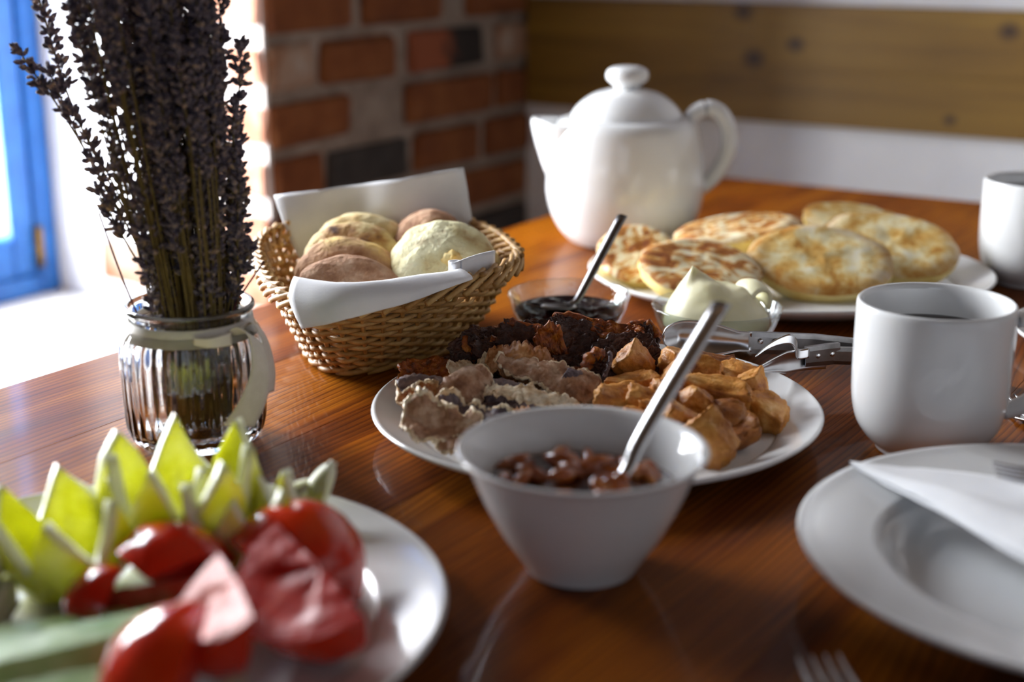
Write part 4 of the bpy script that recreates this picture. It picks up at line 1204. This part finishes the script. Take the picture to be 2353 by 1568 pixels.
# ------------------------------------------------------------------ salad plate
TG = 'cut tomatoes on the salad plate'
def wedge(label, p, rad, ang, rot, seed, flesh=TOMFLESH, sq=(1, 1, 1), roll=0):
    t = thing('tomato_wedge', label, 'tomato', cw(SP, p), 0, TG); rotset(t, rot); t.scale = sq
    def rr(a, ph): 
        return rad * (1 + .05 * fbm((math.cos(a), math.sin(a), ph), 1.2, seed)) * (1 - .06 * math.sin(ph) ** 2)
    def sk(u, v):
        a = roll + (u - .5) * ang; ph = (v - .5) * PI * .98
        r_ = rr(a, ph)
        return (r_ * math.cos(ph) * math.cos(a) - rad * .45, r_ * math.cos(ph) * math.sin(a), r_ * math.sin(ph))
    make('skin', *sheet(sk, 16, 20), TOMSKIN, t)
    def fl(side):
        a = roll + side * ang / 2
        def f(u, v):
            ph = (v - .5) * PI * .98; r_ = rr(a, ph) * u
            b = .0012 * math.sin(PI * u) * fbm((u * 3, v * 3, side), 1.5, seed) - .004 * max(0, math.sin(PI * min(1, u * 1.2))) * (1 if .2 < v < .8 else 0) * .5
            d = Vector((math.cos(ph) * math.cos(a), math.cos(ph) * math.sin(a), math.sin(ph))) * r_
            nrm = Vector((-math.sin(a), math.cos(a), 0)) * side
            d += nrm * b
            return (d.x - rad * .45, d.y, d.z)
        return f
    make('flesh', *join(sheet(fl(1), 14, 20), sheet(fl(-1), 14, 20)), flesh, t)
    return t
wedge('big orange-red tomato wedge at the back, beside the pepper strip', (.075, .028, .0290), .036, 1.7, (.35, -1.15, -.75), 81)
wedge('dark red tomato wedge in the middle of the tomatoes', (.090, -.024, .0290), .040, 1.30, (.0, 1.75, -.95), 82, roll=-.45)
wedge('wet pale-pink cut tomato wedge in front of the middle one', (.063, -.054, .0360), .038, .80, (.0, 1.50, -1.20), 83, TOMPALE, roll=-.5)
wedge('front tomato wedge with its red skin toward the cucumber', (.040, -.094, .0280), .036, 1.5, (.1, -.35, -2.35), 84)
wedge('small round-ended tomato piece by the yellow pepper', (-.010, -.010, .0230), .019, 2.2, (.3, -.6, -2.6), 85)
wedge('hollow tomato wedge with its rind arched over the seeds', (.020, .020, .0290), .031, 2.0, (.0, -1.0, 1.45), 86)
wedge('pale seedy tomato slice between the arch and the cucumber', (.020, -.012, .0200), .026, 1.1, (.0, 1.3, -.3), 87, TOMPALE)

VG = 'yellow pepper pieces on the salad plate'
def crown(label, p, r, h, n, rot, seed):
    def f(u, v):
        a = 2 * PI * v
        tooth = abs(((v * n) % 1) * 2 - 1)
        hh = h * (.50 + .56 * (1 - tooth) ** .95 + .10 * fbm((math.cos(a), math.sin(a), 0), 1.5, seed))
        z = hh * u
        rr = r * (.45 + .55 * min(1, u * 1.8) ** .6 + .14 * u) * (1 + .09 * math.cos(3 * a + seed) + .05 * math.cos(5 * a))
        return (rr * math.cos(a), rr * math.sin(a), z)
    V, Fc = sheet(f, 14, n * 8)
    t = thing('cut_pepper', label, 'pepper', cw(SP, p), 0, VG); rotset(t, rot)
    o = make('cup', V, Fc, None, t, mats=[PEPPER, PEPRIM]); solid(o, .0062, -1, 1)
    b = make('base', [(0, 0, .002)] + [(r * .5 * math.cos(2 * PI * k / 24), r * .5 * math.sin(2 * PI * k / 24), .004) for k in range(24)], [(0, 1 + k, 1 + (k + 1) % 24) for k in range(24)], PEPPER, t)
    solid(b, .003)
    return t
crown('zigzag-cut yellow pepper cup at the left of the salad plate', (-.032, .036, .0100), .0235, .044, 6, (.10, -.08, .2), 3)
crown('biggest zigzag-cut yellow pepper cup in front of the jar', (.012, .070, .0110), .0285, .052, 7, (.05, .02, .5), 5)
crown('zigzag-cut yellow pepper cup touching the big tomato wedge', (.042, .050, .0120), .0185, .042, 6, (.0, .10, .0), 7)
def pstrip(label, p, L, W, rot):
    def f(u, v):
        s_ = (v - .5) * 2
        return ((u - .5) * L, s_ * W / 2 * (math.sin(PI * min(1, .08 + u * .98)) ** .5), .003 * (1 - s_ * s_) + .006 * math.sin(PI * u))
    t = thing('pepper_strip', label, 'pepper', cw(SP, p), 0, VG); rotset(t, rot)
    o = make('flesh', *sheet(f, 16, 6), PEPRIM, t); solid(o, .004)
    o = make('skin', [(x, y, z + .0022) for x, y, z in sheet(f, 16, 6)[0]], sheet(f, 16, 6)[1], PEPPER, t); solid(o, .0006)
pstrip('pale pepper strip standing up behind the big tomato wedge', (.0745, .106, .0260), .034, .011, (1.2, -1.15, .1))
pstrip('short pepper strip beside the standing one', (.0630, .104, .0240), .022, .009, (1.0, -.6, .3))

def spear(label, p, L, r, rot):
    t = thing('cucumber_spear', label, 'cucumber', cw(SP, p), 0, 'cucumber spears on the salad plate'); rotset(t, rot)
    def sk(u, v):
        a = -1.35 + 2.7 * v
        k = 1 if 0 < u < 1 else .97
        return ((u - .5) * L, r * k * math.sin(a), -r * .3 + r * k * math.cos(a))
    o = make('rind', *sheet(sk, 16, 10), CUKESKIN, t)
    def fs(sd):
        a = sd * 1.35
        return lambda u, v: ((u - .5) * L, r * v * math.sin(a), -r * .3 + r * v * math.cos(a) + .0006 * fbm((u * 9, v * 4, sd), 1.5, 2))
    def end(e):
        V = [(e * L / 2, 0, -r * .3)] + [(e * L / 2, r * math.sin(-1.35 + .27 * k), -r * .3 + r * math.cos(-1.35 + .27 * k)) for k in range(11)]
        return V, [(0, 1 + k, 2 + k) for k in range(10)]
    make('flesh', *join(sheet(fs(1), 16, 6), sheet(fs(-1), 16, 6), end(1), end(-1)), CUKE, t)
spear('cucumber spear in front, cut side toward the tomatoes', (.002, -.062, .0260), .11, .017, (PI + .25, .0, .50))
spear('cucumber spear behind the front one, lying toward the cheese', (-.030, -.042, .0190), .09, .014, (PI + .2, .05, .42))
spear('cucumber spear nearest the corner of the picture', (-.004, -.094, .0200), .10, .015, (PI + .35, .0, .45))
def cheese(label, p, rot):
    t = thing('cheese_slab', label, 'cheese', cw(SP, p), 0, 'cheese slabs on the salad plate'); rotset(t, rot)
    make('paste', *box(-.030, .030, -.020, .020, -.006, .006, .0015), CHEESE, t, smooth=False)
    make('rind', *box(-.0305, .0305, -.0205, .0205, -.0078, -.006, .0005), CHEESERIND, t, smooth=False)
cheese('upper white cheese slab at the left edge of the salad plate', (-.083, .002, .0330), (.05, .0, .15))
cheese('lower white cheese slab under the other one', (-.078, -.008, .0165), (.03, .0, .05))
